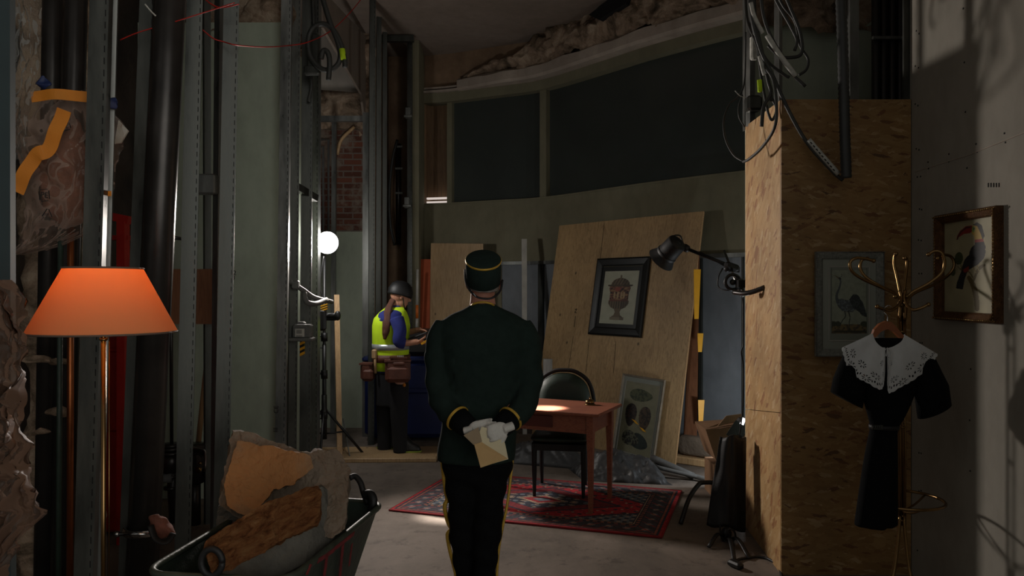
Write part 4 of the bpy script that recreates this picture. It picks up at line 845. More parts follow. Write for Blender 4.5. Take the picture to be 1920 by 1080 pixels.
# ------------------------------------------------------------------ desk spot on its arm
hd = DL+Vector((.045, 0, .03)); axd = (P(1229, 492, 5.98)-P(1262, 457, 5.86)).normalized()
zz = -axd; xx = zz.cross(Vector((0, 0, 1))).normalized(); yy = zz.cross(xx); HM = Matrix((xx, yy, zz)).transposed()
t_ = T('articulated_spot', 'black articulated spot lamp reaching out from the boxing over the table', 'lamp', P(1385, 525, 5.45))
mb = MB(); prof = [(.112, -.115), (.105, -.1), (.083, -.06), (.078, 0), (.076, .075), (.07, .09), (.03, .095)]
mb.lathe(prof, hd, HM, 28, caps=False); mb.lathe([(r-.004, z) for r, z in prof[:-1]]+[(.01, .088)], hd, HM, 28, caps=False); mb.lathe([(.07, .09), (.001, .097)], hd, HM, 28); mb.lathe([(.084, -.055), (.086, -.045), (.084, -.035)], hd, HM, 28, caps=False)
hs = t_.part('lamp_head', mb, M_['lampblack'])
mb = MB(); mb.ell(hd+zz*.03, (.03, .03, .03)); t_.part('bulb', mb, emis('spot bulb', (1, .92, .85), 3), parent=hs)
mb = MB(); j1 = P(1287, 466, 5.85); j2 = P(1372, 500, 5.6); j3 = P(1384, 522, 5.5)
mb.tube([P(1275, 459, 5.88), j1], .018, 8); mb.ell(j1, (.03, .03, .03)); mb.rbox(P(1282, 463, 5.86), (.06, .05, .045), .01); t_.part('head_joint', mb, M_['black'])
mb = MB(); mb.tube([j1, j2], .013, 8); mb.tube([P(1312, 472, 5.8), P(1360, 500, 5.62)], .005, 6); t_.part('arm', mb, M_['black'])
mb = MB(); mb.rbox(j2, (.11, .07, .05), .015, M=Matrix.Rotation(.35, 3, 'Y')); mb.ell(P(1364, 504, 5.6), (.025, .02, .025)); mb.tube([P(1360, 506, 5.6), P(1386, 508, 5.6)], .014, 8); t_.part('elbow_clamp', mb, M_['black'])
mb = MB(); mb.tube([P(1358, 470, 5.75), P(1375, 515, 5.55), P(1390, 555, 5.42)], .009, 8); mb.tube([P(1382, 520, 5.5), P(1394, 555, 5.4)], .016, 8); t_.part('support_rod', mb, M_['chrome'])
mb = MB(); mb.tube([P(1374+14*math.cos(a), 529+14*math.sin(a), 5.45) for a in np.linspace(0, 6.28, 20)], .012, 8); mb.rbox(P(1388, 532, 5.42), (.06, .06, .07), .01); mb.ell(P(1374, 529, 5.44), (.022, .02, .022)); t_.part('wall_clamp', mb, M_['black'])
cable('lamp_cable', [(1268, 452), (1262, 443), (1275, 442), (1280, 455)], 5.88, .006, 'small cable loop behind the black spot lamp head', 'black')
cable('lamp_cable', [(1355, 503), (1347, 520), (1347, 538), (1360, 544), (1380, 544), (1390, 540)], [5.62, 5.6, 5.6, 5.55, 5.5, 5.45], .005, 'thin black cable sagging from the spot lamp elbow', 'black')
cable('lamp_cable', [(1393, 560), (1394, 640), (1390, 660), (1394, 690), (1393, 760), (1390, 790), (1386, 820)], 5.32, .005, 'black cable hanging down the rear edge of the strand board', 'black')

# ------------------------------------------------------------------ black wrapped stand, cardboard, low fixture, bent tube
t_ = T('flag_stand', 'black wrapped light stand on a low tripod beside the strand board', 'stand', P(1360, 1040, 5.0)-Vector((0, 0, 0)))
t_.loc.z = 0; t_.e.location = t_.loc; bx = t_.loc
mb = MB()
def wrap(u, v):
    xl = 1350+(1325-1350)*v; xr = 1394+(1393-1394)*v; y = 818+3*math.sin(u*9)+(984-818+4*u*3)*v; x = xl+(xr+4-xl)*u
    d = 5.02-.05*math.sin(u*3.1)+.015*noise.noise(Vector((u*5, v*3, 0))); return P(x, y, d)
mb.sheet(wrap, 24, 24); t_.part('black_wrap', mb, M_['blackpl'], solid=.012)
mb = MB(); mb.tube([P(1366, 830, 5.1), P(1362, 1030, 5.06)], .014, 10); mb.tube([P(1362, 992, 5.0), P(1366, 1040, 4.98)], .028, 12); mb.ell(P(1362, 1000, 4.97), (.035, .03, .04)); t_.part('pole', mb, M_['black'])
for k, (x, y, d, yy_) in enumerate(((1329, 1032, 4.8, 1010), (1405, 1052, 4.6, 1012), (1377, 1062, 4.55, 1030))):
    mb = MB(); a = P(1363, 1012, 5.0); b = P(x, y, d); b.z = .012; m = (a+b)/2+Vector((0, 0, .06)); mb.tube([a, m, b], [.018, .016, .014], 8, smooth=5, flat=.5); t_.part('leg', mb, M_['black'])
cable('stand_cable', [(1350, 985), (1352, 1005), (1362, 1020), (1378, 1010), (1376, 995), (1365, 993), (1360, 1010)], 4.93, .006, 'black cable looped under the wrapped stand', 'black')
cable('floor_cable', [(1394, 1020), (1385, 1030), (1370, 1038), (1362, 1020)], 4.9, .006, 'black cable curving from the stand towards the boxing', 'black')
def fl(x, y, z=.008): q = plane_hit(x, y, (0, 0, z), (0, 0, 1)); return q
mb = MB(); mb.tube([fl(1378, 1064), fl(1383, 1050), fl(1400, 1046), fl(1425, 1044), fl(1448, 1052), fl(1462, 1068), fl(1470, 1100)], .008, 8, smooth=6); single('floor_cable', mb, M_['black'], 'black cable running along the floor at the foot of the boxing', 'cable')
mb = MB(); mb.rbox(fl(1379, 1058, .02), (.05, .1, .035), .01, rz=.5); single('cable_plug', mb, M_['black'], 'black plug lying on the floor by the stand feet', 'plug')
mb = MB(); pts = [P(1344, 905, 5.5), P(1318, 905, 5.5), P(1308, 911, 5.47), P(1292, 935, 5.35), P(1276, 962, 5.25)]; pts[-1].z = .02; mb.tube(pts, .016, 10, smooth=6); pts2 = [P(1344, 905, 5.5), P(1350, 912, 5.5), Vector((P(1354, 950, 5.5).x, 5.5, .02))]; mb.tube(pts2, .016, 10, smooth=5)
single('tube_trestle', mb, M_['black'], 'bent black steel tube leg standing left of the wrapped stand', 'tube')
bpy.data.objects['tube_trestle'].name = 'bent_tube'
t_ = T('cardboard_box', 'open brown cardboard box behind the wrapped stand', 'box', (P(1365, 0, 6.0).x, 6.05, 0))
mb = MB(); mb.prism([P(1323, 805, 5.85), P(1342, 862, 5.85), P(1394, 872, 5.85), P(1398, 800, 5.85)], (0, .35, 0)); b0 = P(1365, 900, 6.0)
t_.part('body', mb, M_['card'])
mb = MB(); mb.prism([P(1323, 803, 5.84), P(1360, 790, 5.95), P(1400, 783, 6.0), P(1400, 789, 6.0), P(1362, 795, 5.95)], (0, .01, 0)); mb.prism([P(1345, 800, 5.85), P(1362, 780, 5.9), P(1392, 776, 6.0), P(1394, 786, 6.0)], (0, .012, 0)); t_.part('flap', mb, M_['card'])
mb = MB(); mb.box((P(1365, 0, 6.0).x+.03, 6.1, .13), (.3, .3, .26)); mb.v = [v for v in mb.v]; t_.part('base', mb, M_['card'])
t_ = T('low_light_fixture', 'small bright light fixture behind the cardboard box at the boxing edge', 'light', P(1386, 800, 5.7))
mb = MB(); mb.rbox(P(1389, 801, 5.7), (.09, .07, .13), .012, M=Matrix.Rotation(.5, 3, 'Y')); mb.box(P(1378, 806, 5.66), (.07, .004, .13), M=Matrix.Rotation(.6, 3, 'Y')); t_.part('barn_door', mb, M_['lampblack'])
mb = MB(); mb.box(P(1393, 790, 5.655), (.028, .005, .05), M=Matrix.Rotation(.4, 3, 'Y')); t_.part('lens', mb, emis('fixture lens', (.95, .97, 1), 2.2))
mb = MB(); q_ = P(1389, 815, 5.7); mb.tube([q_, Vector((q_.x, q_.y, 0))], .012, 8); t_.part('stand_pole', mb, M_['black'])
# stone sill box at the door foot, tarpaulin and rolled tubes
mb = MB(); q = Vector((1.86, 7.12, 0)); mb.rbox(q+Vector((0, 0, .17)), (.62, .3, .2), .03, rz=-.65); mb.v = [rough(v, .012, 9) for v in mb.v]; single('concrete_block', mb, M_['slab2'], 'grey plinth block at the foot of the grey panelling right of the plywood', 'block', sub=2)
mb = MB(); mb.rbox(q+Vector((0, 0, .035)), (.66, .36, .07), .01, rz=-.65); single('timber_plinth', mb, M_['pine'], 'pale timber under the grey plinth block', 'timber')
mb = MB()
def tarp(u, v):
    x = 1095+(1262-1095)*u; yb = 902+8*u; q = fl(x, yb, 0); q = q+Vector((-.1, .45, 0))*v
    h = .24*abs(math.sin(math.pi*min(1, u)))**.5*math.sin(math.pi*v)**.6*(.8+.5*noise.noise(Vector((u*4, v*3, 1))))
    q.z = max(0, h-.07*abs(noise.noise(Vector((u*6+v*5, v*9, 2))))-.03*abs(noise.noise(Vector((u*15-v*9, v*14, 2))))); return q
mb.sheet(tarp, 70, 30); single('tarpaulin', mb, M_['tarp'], 'crumpled black tarpaulin heap on the floor below the egg picture', 'tarpaulin', solid=.004)
mb = MB()
def tarp2(u, v):
    x = 940+(1105-940)*u; q = fl(x, 868+14*u, 0)+Vector((0, .5, 0))*v; q.z = max(0, .2*math.sin(math.pi*u)**.5*math.sin(math.pi*v)-.09*abs(noise.noise(Vector((u*8+v*4, v*8, 7))))*math.sin(math.pi*v)); return q
mb.sheet(tarp2, 60, 24); single('tarpaulin', mb, M_['tarp'], 'crumpled dark plastic sheeting on the floor behind the chair legs', 'tarpaulin', solid=.004)
for k, (a, b, r) in enumerate((((1215, 868), (1345, 905), .022), ((1222, 862), (1300, 893), .03), ((1228, 875), (1330, 900), .018))):
    pa, pb = fl(a[0], a[1], r*3+.02*k), fl(b[0], b[1], r); 
    if k == 1: pa.z = .13
    mb = MB(); mb.tube([pa, (pa+pb)/2, pb], r, 10, smooth=3); single('floor_pole', mb, M_['dust'], ['longest thin grey pole lying on the floor from the tarpaulin to the right', 'thicker grey tube with a pale sleeve lying on the tarpaulin', 'shortest grey pole lying against the tarpaulin'][k], 'pole', 'poles lying by the tarpaulin')
t0 = P(1026, 690, 7.4); mb = MB(); mb.tube([(t0.x, 7.4, 0), P(1027, 673, 7.4)], .045, 18, caps=True); single('plastic_roll', mb, M_['clear'], 'upright translucent plastic roll standing behind the table left of the chair', 'roll')
# ------------------------------------------------------------------ floor lamp
def shade_mat():
    x = N('cream fabric lamp shade'); d = x.n('ShaderNodeBsdfDiffuse'); d.inputs[0].default_value = (*lin('D0A878'), 1); tl = x.n('ShaderNodeBsdfTranslucent'); tl.inputs[0].default_value = (*lin('F0A860'), 1)
    mx = x.n('ShaderNodeMixShader'); mx.inputs[0].default_value = .55; x.link(d.outputs[0], mx.inputs[1]); x.link(tl.outputs[0], mx.inputs[2]); x.link(mx.outputs[0], x.out.inputs[0]); return x.m
lc = P(194, 560, 2.7); lc.z = 0
t_ = T('floor_lamp', 'slim brass floor lamp with a glowing orange cone shade at the left', 'lamp', lc)
zt, zb = EYE+40/F*2.7, EYE-80/F*2.7
mb = MB(); mb.lathe([(.237, zb), (.2375, zb+.004), (.1275, zt-.004), (.127, zt)], lc, seg=64, caps=False); sh = t_.part('lamp_shade', mb, shade_mat(), solid=.002)
mb = MB()
for r, z in ((.238, zb), (.128, zt)): mb.tube([lc+Vector((r*math.cos(a), r*math.sin(a), z)) for a in np.linspace(0, 2*math.pi, 65)], .0035, 6)
t_.part('rim', mb, mat('grey shade trim', '5A4A40', .8), parent=sh)
mb = MB(); mb.tube([lc+Vector((0, 0, .02)), lc+Vector((0, 0, zb+.06))], .0085, 14); mb.lathe([(.011, zb-.03), (.015, zb-.025), (.011, zb-.018)], lc, seg=14); mb.tube([lc+Vector((.0145, .01, .3)), lc+Vector((.0145, .01, zb-.03))], .0022, 6); t_.part('pole', mb, M_['brass'])
mb = MB(); mb.lathe([(.14, 0), (.14, .012), (.05, .022), (.012, .03)], lc, seg=40); t_.part('base', mb, M_['brassd'])
mb = MB(); mb.lathe([(.017, zb-.012), (.02, zb+.01), (.018, zb+.05)], lc, seg=16); mb.tube([lc+Vector((.0, -.018, zb-.004)), lc+Vector((.024, -.02, zb-.002)), lc+Vector((.026, -.02, zb-.02))], .0025, 6, smooth=4); t_.part('lamp_holder', mb, M_['copper'])
mb = MB()
for k in range(3):
    a = k*2.1+.3; mb.tube([lc+Vector((0, 0, zt-.02)), lc+Vector((.127*math.cos(a), .127*math.sin(a), zt-.002))], .0015, 5)
mb.tube([lc+Vector((0, 0, zb+.05)), lc+Vector((0, 0, zt-.02))], .003, 6); t_.part('shade_spider', mb, M_['brassd'], parent=sh)

# ------------------------------------------------------------------ plastic bag, films and tape at the far left
def edge(tab, y):
    ys = [t[0] for t in tab]; return float(np.interp(y, ys, [t[1] for t in tab])), float(np.interp(y, ys, [t[2] for t in tab]))
def filmsheet(name, tab, d, amp, m, label, cat, nu=40, nv=60, bulge=.06, seed=0, thing=None, sc=5):
    mb = MB(); y0, y1 = tab[0][0], tab[-1][0]
    def fn(u, v):
        y = y0+(y1-y0)*v; a, b = edge(tab, y); x = a+(b-a)*u
        q = P(x, y, d-bulge*math.sin(math.pi*u)*math.sin(math.pi*min(1, v*1.1)))
        r = abs(noise.noise(Vector((u*sc, v*sc*1.6, seed))))+.5*abs(noise.noise(Vector((u*sc*2.3+v*3, v*sc*3, seed+4)))); return q+Vector((noise.noise(Vector((u*4, v*9, seed+1)))*amp*.25, -r*amp, 0))
    mb.sheet(fn, nu, nv)
    return thing.part(name, mb, M_[m]) if thing else single(name, mb, M_[m], label, cat)
bag = T('plastic_bag', 'crumpled clear plastic bag full of pink stuff taped up above the lamp shade', 'bag', P(125, 440, 3.5))
filmsheet('bag_front', [(172, 62, 170), (195, 40, 205), (235, 26, 238), (270, 24, 236), (310, 40, 222), (360, 48, 214), (410, 52, 200), (440, 44, 165), (462, 34, 120), (478, 26, 50)], 3.5, .07, 'filmp', '', '', 50, 80, .12, 3, bag, 3.6)
filmsheet('bag_back', [(176, 62, 170), (235, 26, 236), (360, 50, 212), (440, 48, 160), (470, 36, 90)], 3.6, .05, 'filmp', '', '', 30, 40, -.02, 8, bag, 3)
mb = MB(); mb.ell((0, 0, 0), (.10, .045, .25), seg=28, rg=24); c = P(126, 335, 3.5); mb.v = [rough(rough(v, .06, 6, 3), .025, 18)+c for v in mb.v]; bag.part('bag_contents', mb, mat('pink packing', '8A6254', .8, 0, .3, 14, .5))
bm_ = M_['blacktxt']
def bagtext(s, px, py, size, rot=0.):
    p = P(px, py, 3.3); bag.part('recycling_mark', text_mesh(s, size, frame_M(p, (math.cos(rot), 0, math.sin(rot)), (-math.sin(rot), 0, math.cos(rot)))), bm_)
def ringmark(px, py, w, h, rot, tri=False):
    mb = MB(); c = P(px, py, 3.3); R = Matrix.Rotation(-rot, 3, 'Y')
    pts = [(-w, -h), (w, -h), (w, h), (-w, h), (-w, -h)] if not tri else [(-w, -h), (w, -h), (0, h), (-w, -h)]
    for (a, b), (e, f) in zip(pts[:-1], pts[1:]):
        A = Vector((a, 0, b)); B = Vector((e, 0, f)); mb.beam(c+R@(A*.86+B*.14), c+R@(A*.14+B*.86), .002, .004, up=(0, 1, 0))
    bag.part('recycling_mark', mb, bm_)
ringmark(83, 366, .021, .025, .1); bagtext('PE', 83, 366, .034, -.1); ringmark(89, 399, .025, .023, -.1, True); bagtext('04', 88, 402, .016, .1); bagtext('K', 94, 413, .014, .1); ringmark(124, 238, .018, .014, .3); bagtext('PE', 123, 238, .02, .3)
def tape(name, pts, w, d, m, label):
    mb = MB(); pp = catmull([P(x, y, d) for x, y in pts], 6); rings = []
    for i, p in enumerate(pp):
        t = (pp[min(i+1, len(pp)-1)]-pp[max(i-1, 0)]).normalized(); n = t.cross(Vector((0, 1, 0))).normalized()*w/F*d/2; y = Vector((0, .004*math.sin(i*.5), 0))
        rings.append([p+n+y, p-n+y, p-n+y+Vector((0, .0015, 0)), p+n+y+Vector((0, .0015, 0))])
    mb.loft(rings, True, None, False); single(name, mb, M_[m], label, 'tape', 'orange tape on the plastic bag')
tape('tape_strip', [(58, 182), (85, 178), (115, 177), (168, 182)], 20, 3.36, 'orange', 'horizontal orange tape strip across the top of the plastic bag')
tape('tape_strip', [(120, 206), (110, 232), (100, 258), (88, 282), (70, 290), (56, 308), (43, 332), (30, 360)], 28, 3.28, 'orange', 'long bent orange tape strip running diagonally down the plastic bag')
for k, (x, y, w, lb) in enumerate(((201, 363, 16, 'small orange tape scrap on the studs right of the plastic bag'),)):
    mb = MB(); mb.box(P(x, y, 3.36), (w/F*3.3, .003, .022)); single('tape_scrap', mb, M_['orange'], lb, 'tape')
for k, (x, y) in enumerate(((84, 157), (209, 192))):
    mb = MB(); mb.ell((0, 0, 0), (.025, .012, .03)); mb.v = [rough(v, .02, 30, k)+P(x, y, 3.4) for v in mb.v]; single('tape_knot', mb, mat('blue tape', '14244E', .6), ['blue tape knot above the orange tape of the bag', 'blue tape knot on the stud right of the bag'][k], 'tape')
filmsheet('plastic_film', [(-60, 12, 84), (40, 14, 80), (120, 16, 78), (200, 22, 60), (300, 26, 50)], 3.3, .05, 'film', 'long clear plastic film hanging at the top left corner', 'plastic sheet', 30, 60, .05, 12)
filmsheet('plastic_film', [(525, -60, 28), (560, -60, 52), (640, -60, 60), (720, -60, 58), (800, -60, 60), (860, -60, 66), (960, -60, 86), (990, -60, 60), (1060, -60, 26), (1120, -60, 20)], 2.35, .12, 'filmd', 'brownish crumpled plastic sheeting in the lower left corner', 'plastic sheet', 50, 90, .1, 20, None, 6)
mb = MB(); mb.prism([P(222, 225, 3.55), P(240, 245, 3.55), P(226, 268, 3.55), P(214, 270, 3.55)], (0, .01, 0)); single('paper_scrap', mb, M_['whitep'], 'white paper corner sticking out right of the plastic bag', 'paper')
mb = MB(); mb.ell((0, 0, 0), (.075, .05, .06), seg=26, rg=18); c = P(300, 990, 3.75); mb.v = [rough(rough(v, .05, 8, 2), .02, 22)+c for v in mb.v]
t_ = T('work_rag', 'crumpled reddish rag with a black strap hanging beside the pipe clamp', 'rag', c); t_.part('cloth', mb, mat('reddish rag', '7A4A3C', .8, 0, .4, 12, .4))
mb = MB(); mb.tube([P(282, 985, 3.68), P(292, 1010, 3.66), P(312, 1016, 3.66), P(325, 1000, 3.7)], .018, 8, smooth=6, flat=.4); t_.part('strap', mb, M_['blackpl'])
# thin red and white wires strung high across the studs
WG = 'thin red wires strung across the studs'
cable('wire', [(380, -5), (400, 10), (418, 14), (448, 8)], 4.6, .004, 'short red wire wrapped over the top of the studs', 'red', WG, 'wire')
cable('wire', [(225, 75), (262, 60), (330, 40), (400, 18), (440, 5)], 3.9, .003, 'red wire rising from the far left to the top of the studs', 'red', WG, 'wire')
cable('wire', [(380, 56), (400, 72), (418, 78), (447, 85), (500, 88), (545, 85), (580, 78), (620, 58), (655, 25), (680, -5)], [4.6, 4.65, 4.68, 4.7, 5.3, 5.8, 6.0, 6.3, 6.6, 6.9], .004, 'long red wire sagging from the studs across the green board to the bulkhead', 'red', WG, 'wire')
cable('wire', [(272, 8), (282, 20), (292, 30)], 3.8, .004, 'short white wire end over the black pipe', 'whitep', None, 'wire')

# ------------------------------------------------------------------ hoses coiled on the studs, work lamp stand, electric box
HG = 'grey hoses coiled on the studs'
cable('hose', [(600, -20), (618, 40), (632, 75), (638, 100), (635, 118), (622, 130), (605, 130), (590, 118), (580, 100), (578, 75), (585, 55), (600, 45), (615, 48), (628, 60), (640, 85), (646, 110), (647, 126)], 6.3, .022, 'thick grey hose coiled in a big loop on the studs above the work lamp', 'cable', HG, 'hose')
cable('hose', [(602, 110), (606, 95), (614, 98), (618, 115), (616, 150)], 6.25, .022, 'short hooked end of grey hose hanging inside the big loop', 'cable', HG, 'hose')
cable('hose', [(585, -20), (588, 60), (580, 120), (584, 160), (578, 190)], 6.5, .015, 'thin grey hose hanging behind the big loop', 'cable', HG, 'hose')
cable('tape_wrap', [(641, 92), (644, 112)], 6.29, .025, 'green yellow tape wrap on the coiled hose', 'hivis', None, 'tape')
mb = MB(); mb.rbox(P(588, 98, 6.35), (.1, .05, .30), .012); mb.rbox(P(585, 132, 6.35), (.13, .06, .08), .012); single('pipe_hanger', mb, M_['galvd'], 'steel hanger holding the coiled hose to the studs', 'bracket')
st = T('work_lamp', 'dazzling white round work lamp on a black tripod stand by the studs', 'work lamp', (P(610, 0, 7.3).x, 7.3, 0))
SX = P(608, 0, 7.3).x
mb = MB(); mb.ell(WL+Vector((0, .05, 0)), (.105, .05, .105), seg=32, rg=20); hd2 = st.part('lamp_head', mb, M_['lampblack'])
mb = MB(); mb.ell(WL+Vector((.008, .0, 0)), (.104, .055, .104), seg=32, rg=20); st.part('lens', mb, emis('work lamp lens', (1, .98, .96), 9), parent=hd2)
mb = MB(); mb.tube([Vector((SX, 7.3, .25)), Vector((SX, 7.3, 1.95))], .014, 12); mb.tube([Vector((SX, 7.3, .25)), Vector((SX, 7.3, 1.1))], .02, 12); mb.tube([Vector((SX, 7.3, .2)), Vector((SX, 7.3, .62))], .026, 12); st.part('pole', mb, M_['black'])
for y in (630, 700, 775):
    mb = MB(); c = P(608, y, 7.3); c.x = SX; mb.tube([c-Vector((0, 0, .05)), c+Vector((0, 0, .03))], .032, 12); mb.tube([c, c+Vector((-.08, -.02, 0))], .012, 8); st.part('clamp', mb, M_['black'])
for k in range(3):
    a = k*2.09+.6; mb = MB(); mb.tube([Vector((SX, 7.3, .5)), Vector((SX+.42*math.cos(a), 7.3+.3*math.sin(a), .015))], .012, 8); mb.tube([Vector((SX, 7.3, .25)), Vector((SX+.21*math.cos(a), 7.3+.15*math.sin(a), .255))], .008, 8); st.part('leg', mb, M_['black'])
cable('lamp_cable', [(607, 480), (602, 510), (599, 535), (606, 560), (612, 575), (606, 600)], 7.2, .008, 'black cable hanging from the bright work lamp', 'black')
def hazard(name, px, y0, y1, w, d, label):
    mb = MB(); n = 5
    for i in range(n):
        a = y0+(y1-y0)*i/n; b = y0+(y1-y0)*(i+1)/n; mb.prism([P(px-w, a, d), P(px+w, a-4, d), P(px+w, b-4, d), P(px-w, b, d)], (0, .03, 0), mi=i % 2)
    return single(name, mb, [M_['yellow'], M_['black']], label, 'marker', 'yellow and black striped markers')
hazard('striped_marker', 593, 580, 622, 5, 7.1, 'yellow and black striped marker right of the grey electric box')
hazard('striped_marker', 566, 643, 668, 4, 6.45, 'yellow and black striped marker below the grey electric box')
hazard('striped_marker', 607, 573, 584, 6, 7.1, 'short yellow and black marker beside the lamp stand clamp')
mb = MB(); mb.rbox(P(618, 594, 7.15), (.16, .05, .07), .02); mb.rbox(P(603, 600, 7.12), (.09, .06, .2), .02); mb.tube([P(612, 594, 7.15), P(634, 590, 7.1)], .022, 10); mb.ell(P(633, 592, 7.1), (.03, .03, .045)); single('stand_grip', mb, M_['black'], 'black grip head clamped on the work lamp stand', 'grip')
mb = MB(); mb.tube([P(540, 470, 6.1), P(540, 520, 6.1), P(552, 533, 6.15), P(570, 545, 6.2), P(590, 558, 6.4), P(622, 566, 6.7)], .02, 8, smooth=5); mb.tube([P(570, 548, 6.2), P(574, 565, 6.2), P(590, 570, 6.3), P(612, 562, 6.6)], .022, 8, smooth=5)
mb.rbox(P(554, 534, 6.14), (.06, .05, .07), .01); single('grip_arm', mb, M_['dust'], 'crooked dusty grey arm sticking out of the studs below the work lamp', 'arm')
t_ = T('electric_box', 'grey electric box with a white label mounted on the studs', 'electric box', P(570, 640, 6.2))
mb = MB(); mb.rbox(P(568, 621, 6.2), (.15, .1, .11), .012); mb.rbox(P(566, 636, 6.18), (.19, .13, .03), .008); mb.rbox(P(565, 610, 6.24), (.07, .06, .06), .01); t_.part('housing', mb, M_['dust'])
mb = MB(); mb.box(P(562, 624, 6.13), (.075, .003, .065)); lb_ = t_.part('label_plate', mb, M_['whitep'])
mb = MB(); 
for i in range(4): mb.box(P(557+i*2.5, 622, 6.125), (.004, .002, .03))
mb.box(P(561, 630, 6.125), (.05, .002, .004)); t_.part('printed_lines', mb, M_['blacktxt'], parent=lb_)
mb = MB(); mb.beam(P(631, 553, 7.6), Vector((P(637, 860, 7.35).x, 7.35, 0.0)), .05, .03); single('batten', mb, M_['pine'], 'pale wooden batten leaning beside the lamp stand', 'batten')
mb = MB(); mb.tube([P(643, 785, 7.5), fl(657, 862, .01)], .006, 6); single('steel_rod', mb, M_['galv'], 'thin steel rod leaning by the foot of the pale batten', 'rod')
mb = MB(); mb.tube([P(597, 640, 7.4), P(594, 860, 7.4)], .012, 8); mb.tube([P(594, 652, 7.4), P(608, 652, 7.4)], .008, 8); mb.tube([P(594, 785, 7.4), P(608, 785, 7.4)], .008, 8); single('stand_rod', mb, M_['galv'], 'thin steel rod with crossbars beside the lamp stand pole', 'rod')
# board under the worker
mb = MB(); c = fl(725, 862, 0); mb.rbox(c+Vector((0, .15, .02)), (.95, .55, .04), .006, rz=.03); bd_ = single('floor_board', mb, M_['ply2'], 'dusty board lying on the floor under the worker', 'board')
# blue container and black case
t_ = T('blue_container', 'blue plastic container behind the worker and the uniformed man', 'container', P(760, 900, 8.3)*1)
t_.loc.z = 0; t_.loc.x = P(765, 0, 8.3).x; t_.loc.y = 8.35; t_.e.location = t_.loc
mb = MB(); mb.rbox((P(762, 0, 8.3).x, 8.4, .45), (.86, .5, .82), .05); mb.rbox((P(762, 0, 8.3).x, 8.4, .88), (.9, .54, .06), .02); t_.part('body', mb, M_['blue'])
mb = MB(); mb.rbox((P(762, 0, 8.3).x, 8.12, .55), (.5, .03, .05), .01); t_.part('handle', mb, M_['blue'])
mb = MB(); mb.rbox((P(790, 0, 8.0).x, 8.35, 1.06), (.36, .42, .26), .03); mb.rbox((P(790, 0, 8.0).x, 8.12, 1.1), (.12, .04, .03), .01); single('tool_case', mb, M_['black'], 'black tool case standing on the blue container', 'case')

# ------------------------------------------------------------------ wheelbarrow with rubble
t_ = T('wheelbarrow', 'dark green wheelbarrow tub with red lettering, heaped with rubble', 'wheelbarrow', (-.93, 3.1, 0))
rimz = .62
cor = [Vector((-1.30, 2.70, 0)), Vector((-.765, 2.64, 0)), Vector((-.60, 3.60, 0)), Vector((-1.16, 3.72, 0))]
def rrect(k, z, inset, yshift=0, n=6):
    out = []; c = sum(cor, Vector())/4
    for i in range(4):
        p = cor[i]; a = (cor[i-1]-p).normalized(); b = (cor[(i+1) % 4]-p).normalized(); r = .10*k
        for j in range(n+1):
            t = j/n; q = (p+a*r)*(1-t)**2+p*2*t*(1-t)+(p+b*r)*t*t; q = c+(q-c)*k; out.append(Vector((q.x, q.y+yshift, z)))
    return out
mb = MB(); rings = [rrect(.52, .22, 0), rrect(.55, .2, 0), rrect(.72, .33, 0), rrect(.86, .48, 0), rrect(.985, rimz-.01, 0), rrect(1.0, rimz, 0)]
ins = [rrect(k, z+.006, 0) for k, z in ((.975, rimz-.01), (.85, .485), (.7, .34), (.5, .25))]
mb.loft(rings+ins, True, None, True); tub = t_.part('tub', mb, M_['greenmetal'])
rm = rrect(1.0, rimz, 0); mb = MB(); mb.tube(rm+[rm[0]], .013, 8, caps=False); t_.part('rim', mb, mat('worn rim paint', '3B4238', .5, .2, .4, 9, .3), parent=tub)
mb = MB(); c = P(397, 1054, 2.63); mb.tube([c+Vector((.036*math.cos(a), 0, .045*math.sin(a))) for a in np.linspace(0, 6.2832, 28)], .0115, 10); t_.part('loop_handle', mb, M_['blackpl'])
mb = MB(); mb.tube([P(656, 896, 3.62), P(666, 893, 3.64), P(676, 905, 3.62), P(682, 925, 3.6), P(690, 945, 3.58)], .014, 10, smooth=5); mb.tube([P(684, 928, 3.58), P(694, 926, 3.56), P(700, 938, 3.54), P(696, 960, 3.54)], .02, 10, smooth=5); t_.part('loop_handle', mb, M_['blackpl'])
# lettering on the right side of the tub
A_, B_ = cor[1], cor[2]; dirr = (B_-A_).normalized(); cc4 = sum(cor, Vector())/4
lowA = cc4+(A_-cc4)*.86; lowB = cc4+(B_-cc4)*.86; upd = ((A_+B_)/2-(lowA+lowB)/2)+Vector((0, 0, rimz-.48)); mid = ((A_+B_)/2+(lowA+lowB)/2)/2; mid.z = (rimz+.48)/2
nrm = dirr.cross(upd).normalized(); nrm = nrm if nrm.x > 0 else -nrm
mb = MB()
for (x1, y1), (x2, y2), w_ in (((606, 1095), (614, 1036), .022), ((596, 1052), (628, 1030), .02), ((575, 1078), (583, 1058), .02), ((636, 1095), (643, 1022), .022), ((626, 1030), (664, 1000), .02), ((655, 1060), (660, 1020), .014)):
    a_, b_ = plane_hit(x1, y1, mid+nrm*.012, nrm), plane_hit(x2, y2, mid+nrm*.012, nrm); mb.beam(a_, b_, w_, .002, up=nrm)
t_.part('painted_lettering', mb, M_['redpaint'])
for sx in (-.16, .16):
    mb = MB(); mb.tube([(-.95+sx, 3.3, .21), (-.95+sx*1.3, 3.35, .0)], .014, 8); mb.tube([(-.95+sx, 3.3, .21), (-.95+sx*.9, 2.9, .21)], .014, 8); t_.part('leg', mb, M_['black'])
mb = MB(); mb.tube([Vector((-1.0, 2.78+.12*math.cos(a), .16+.12*math.sin(a))) for a in np.linspace(0, 6.2832, 30)], .032, 10); mb.tube([(-1.04, 2.78, .16), (-.96, 2.78, .16)], .03, 12); t_.part('wheel', mb, M_['blackpl'])
RGp = 'lumps heaped in the wheelbarrow'
import bmesh
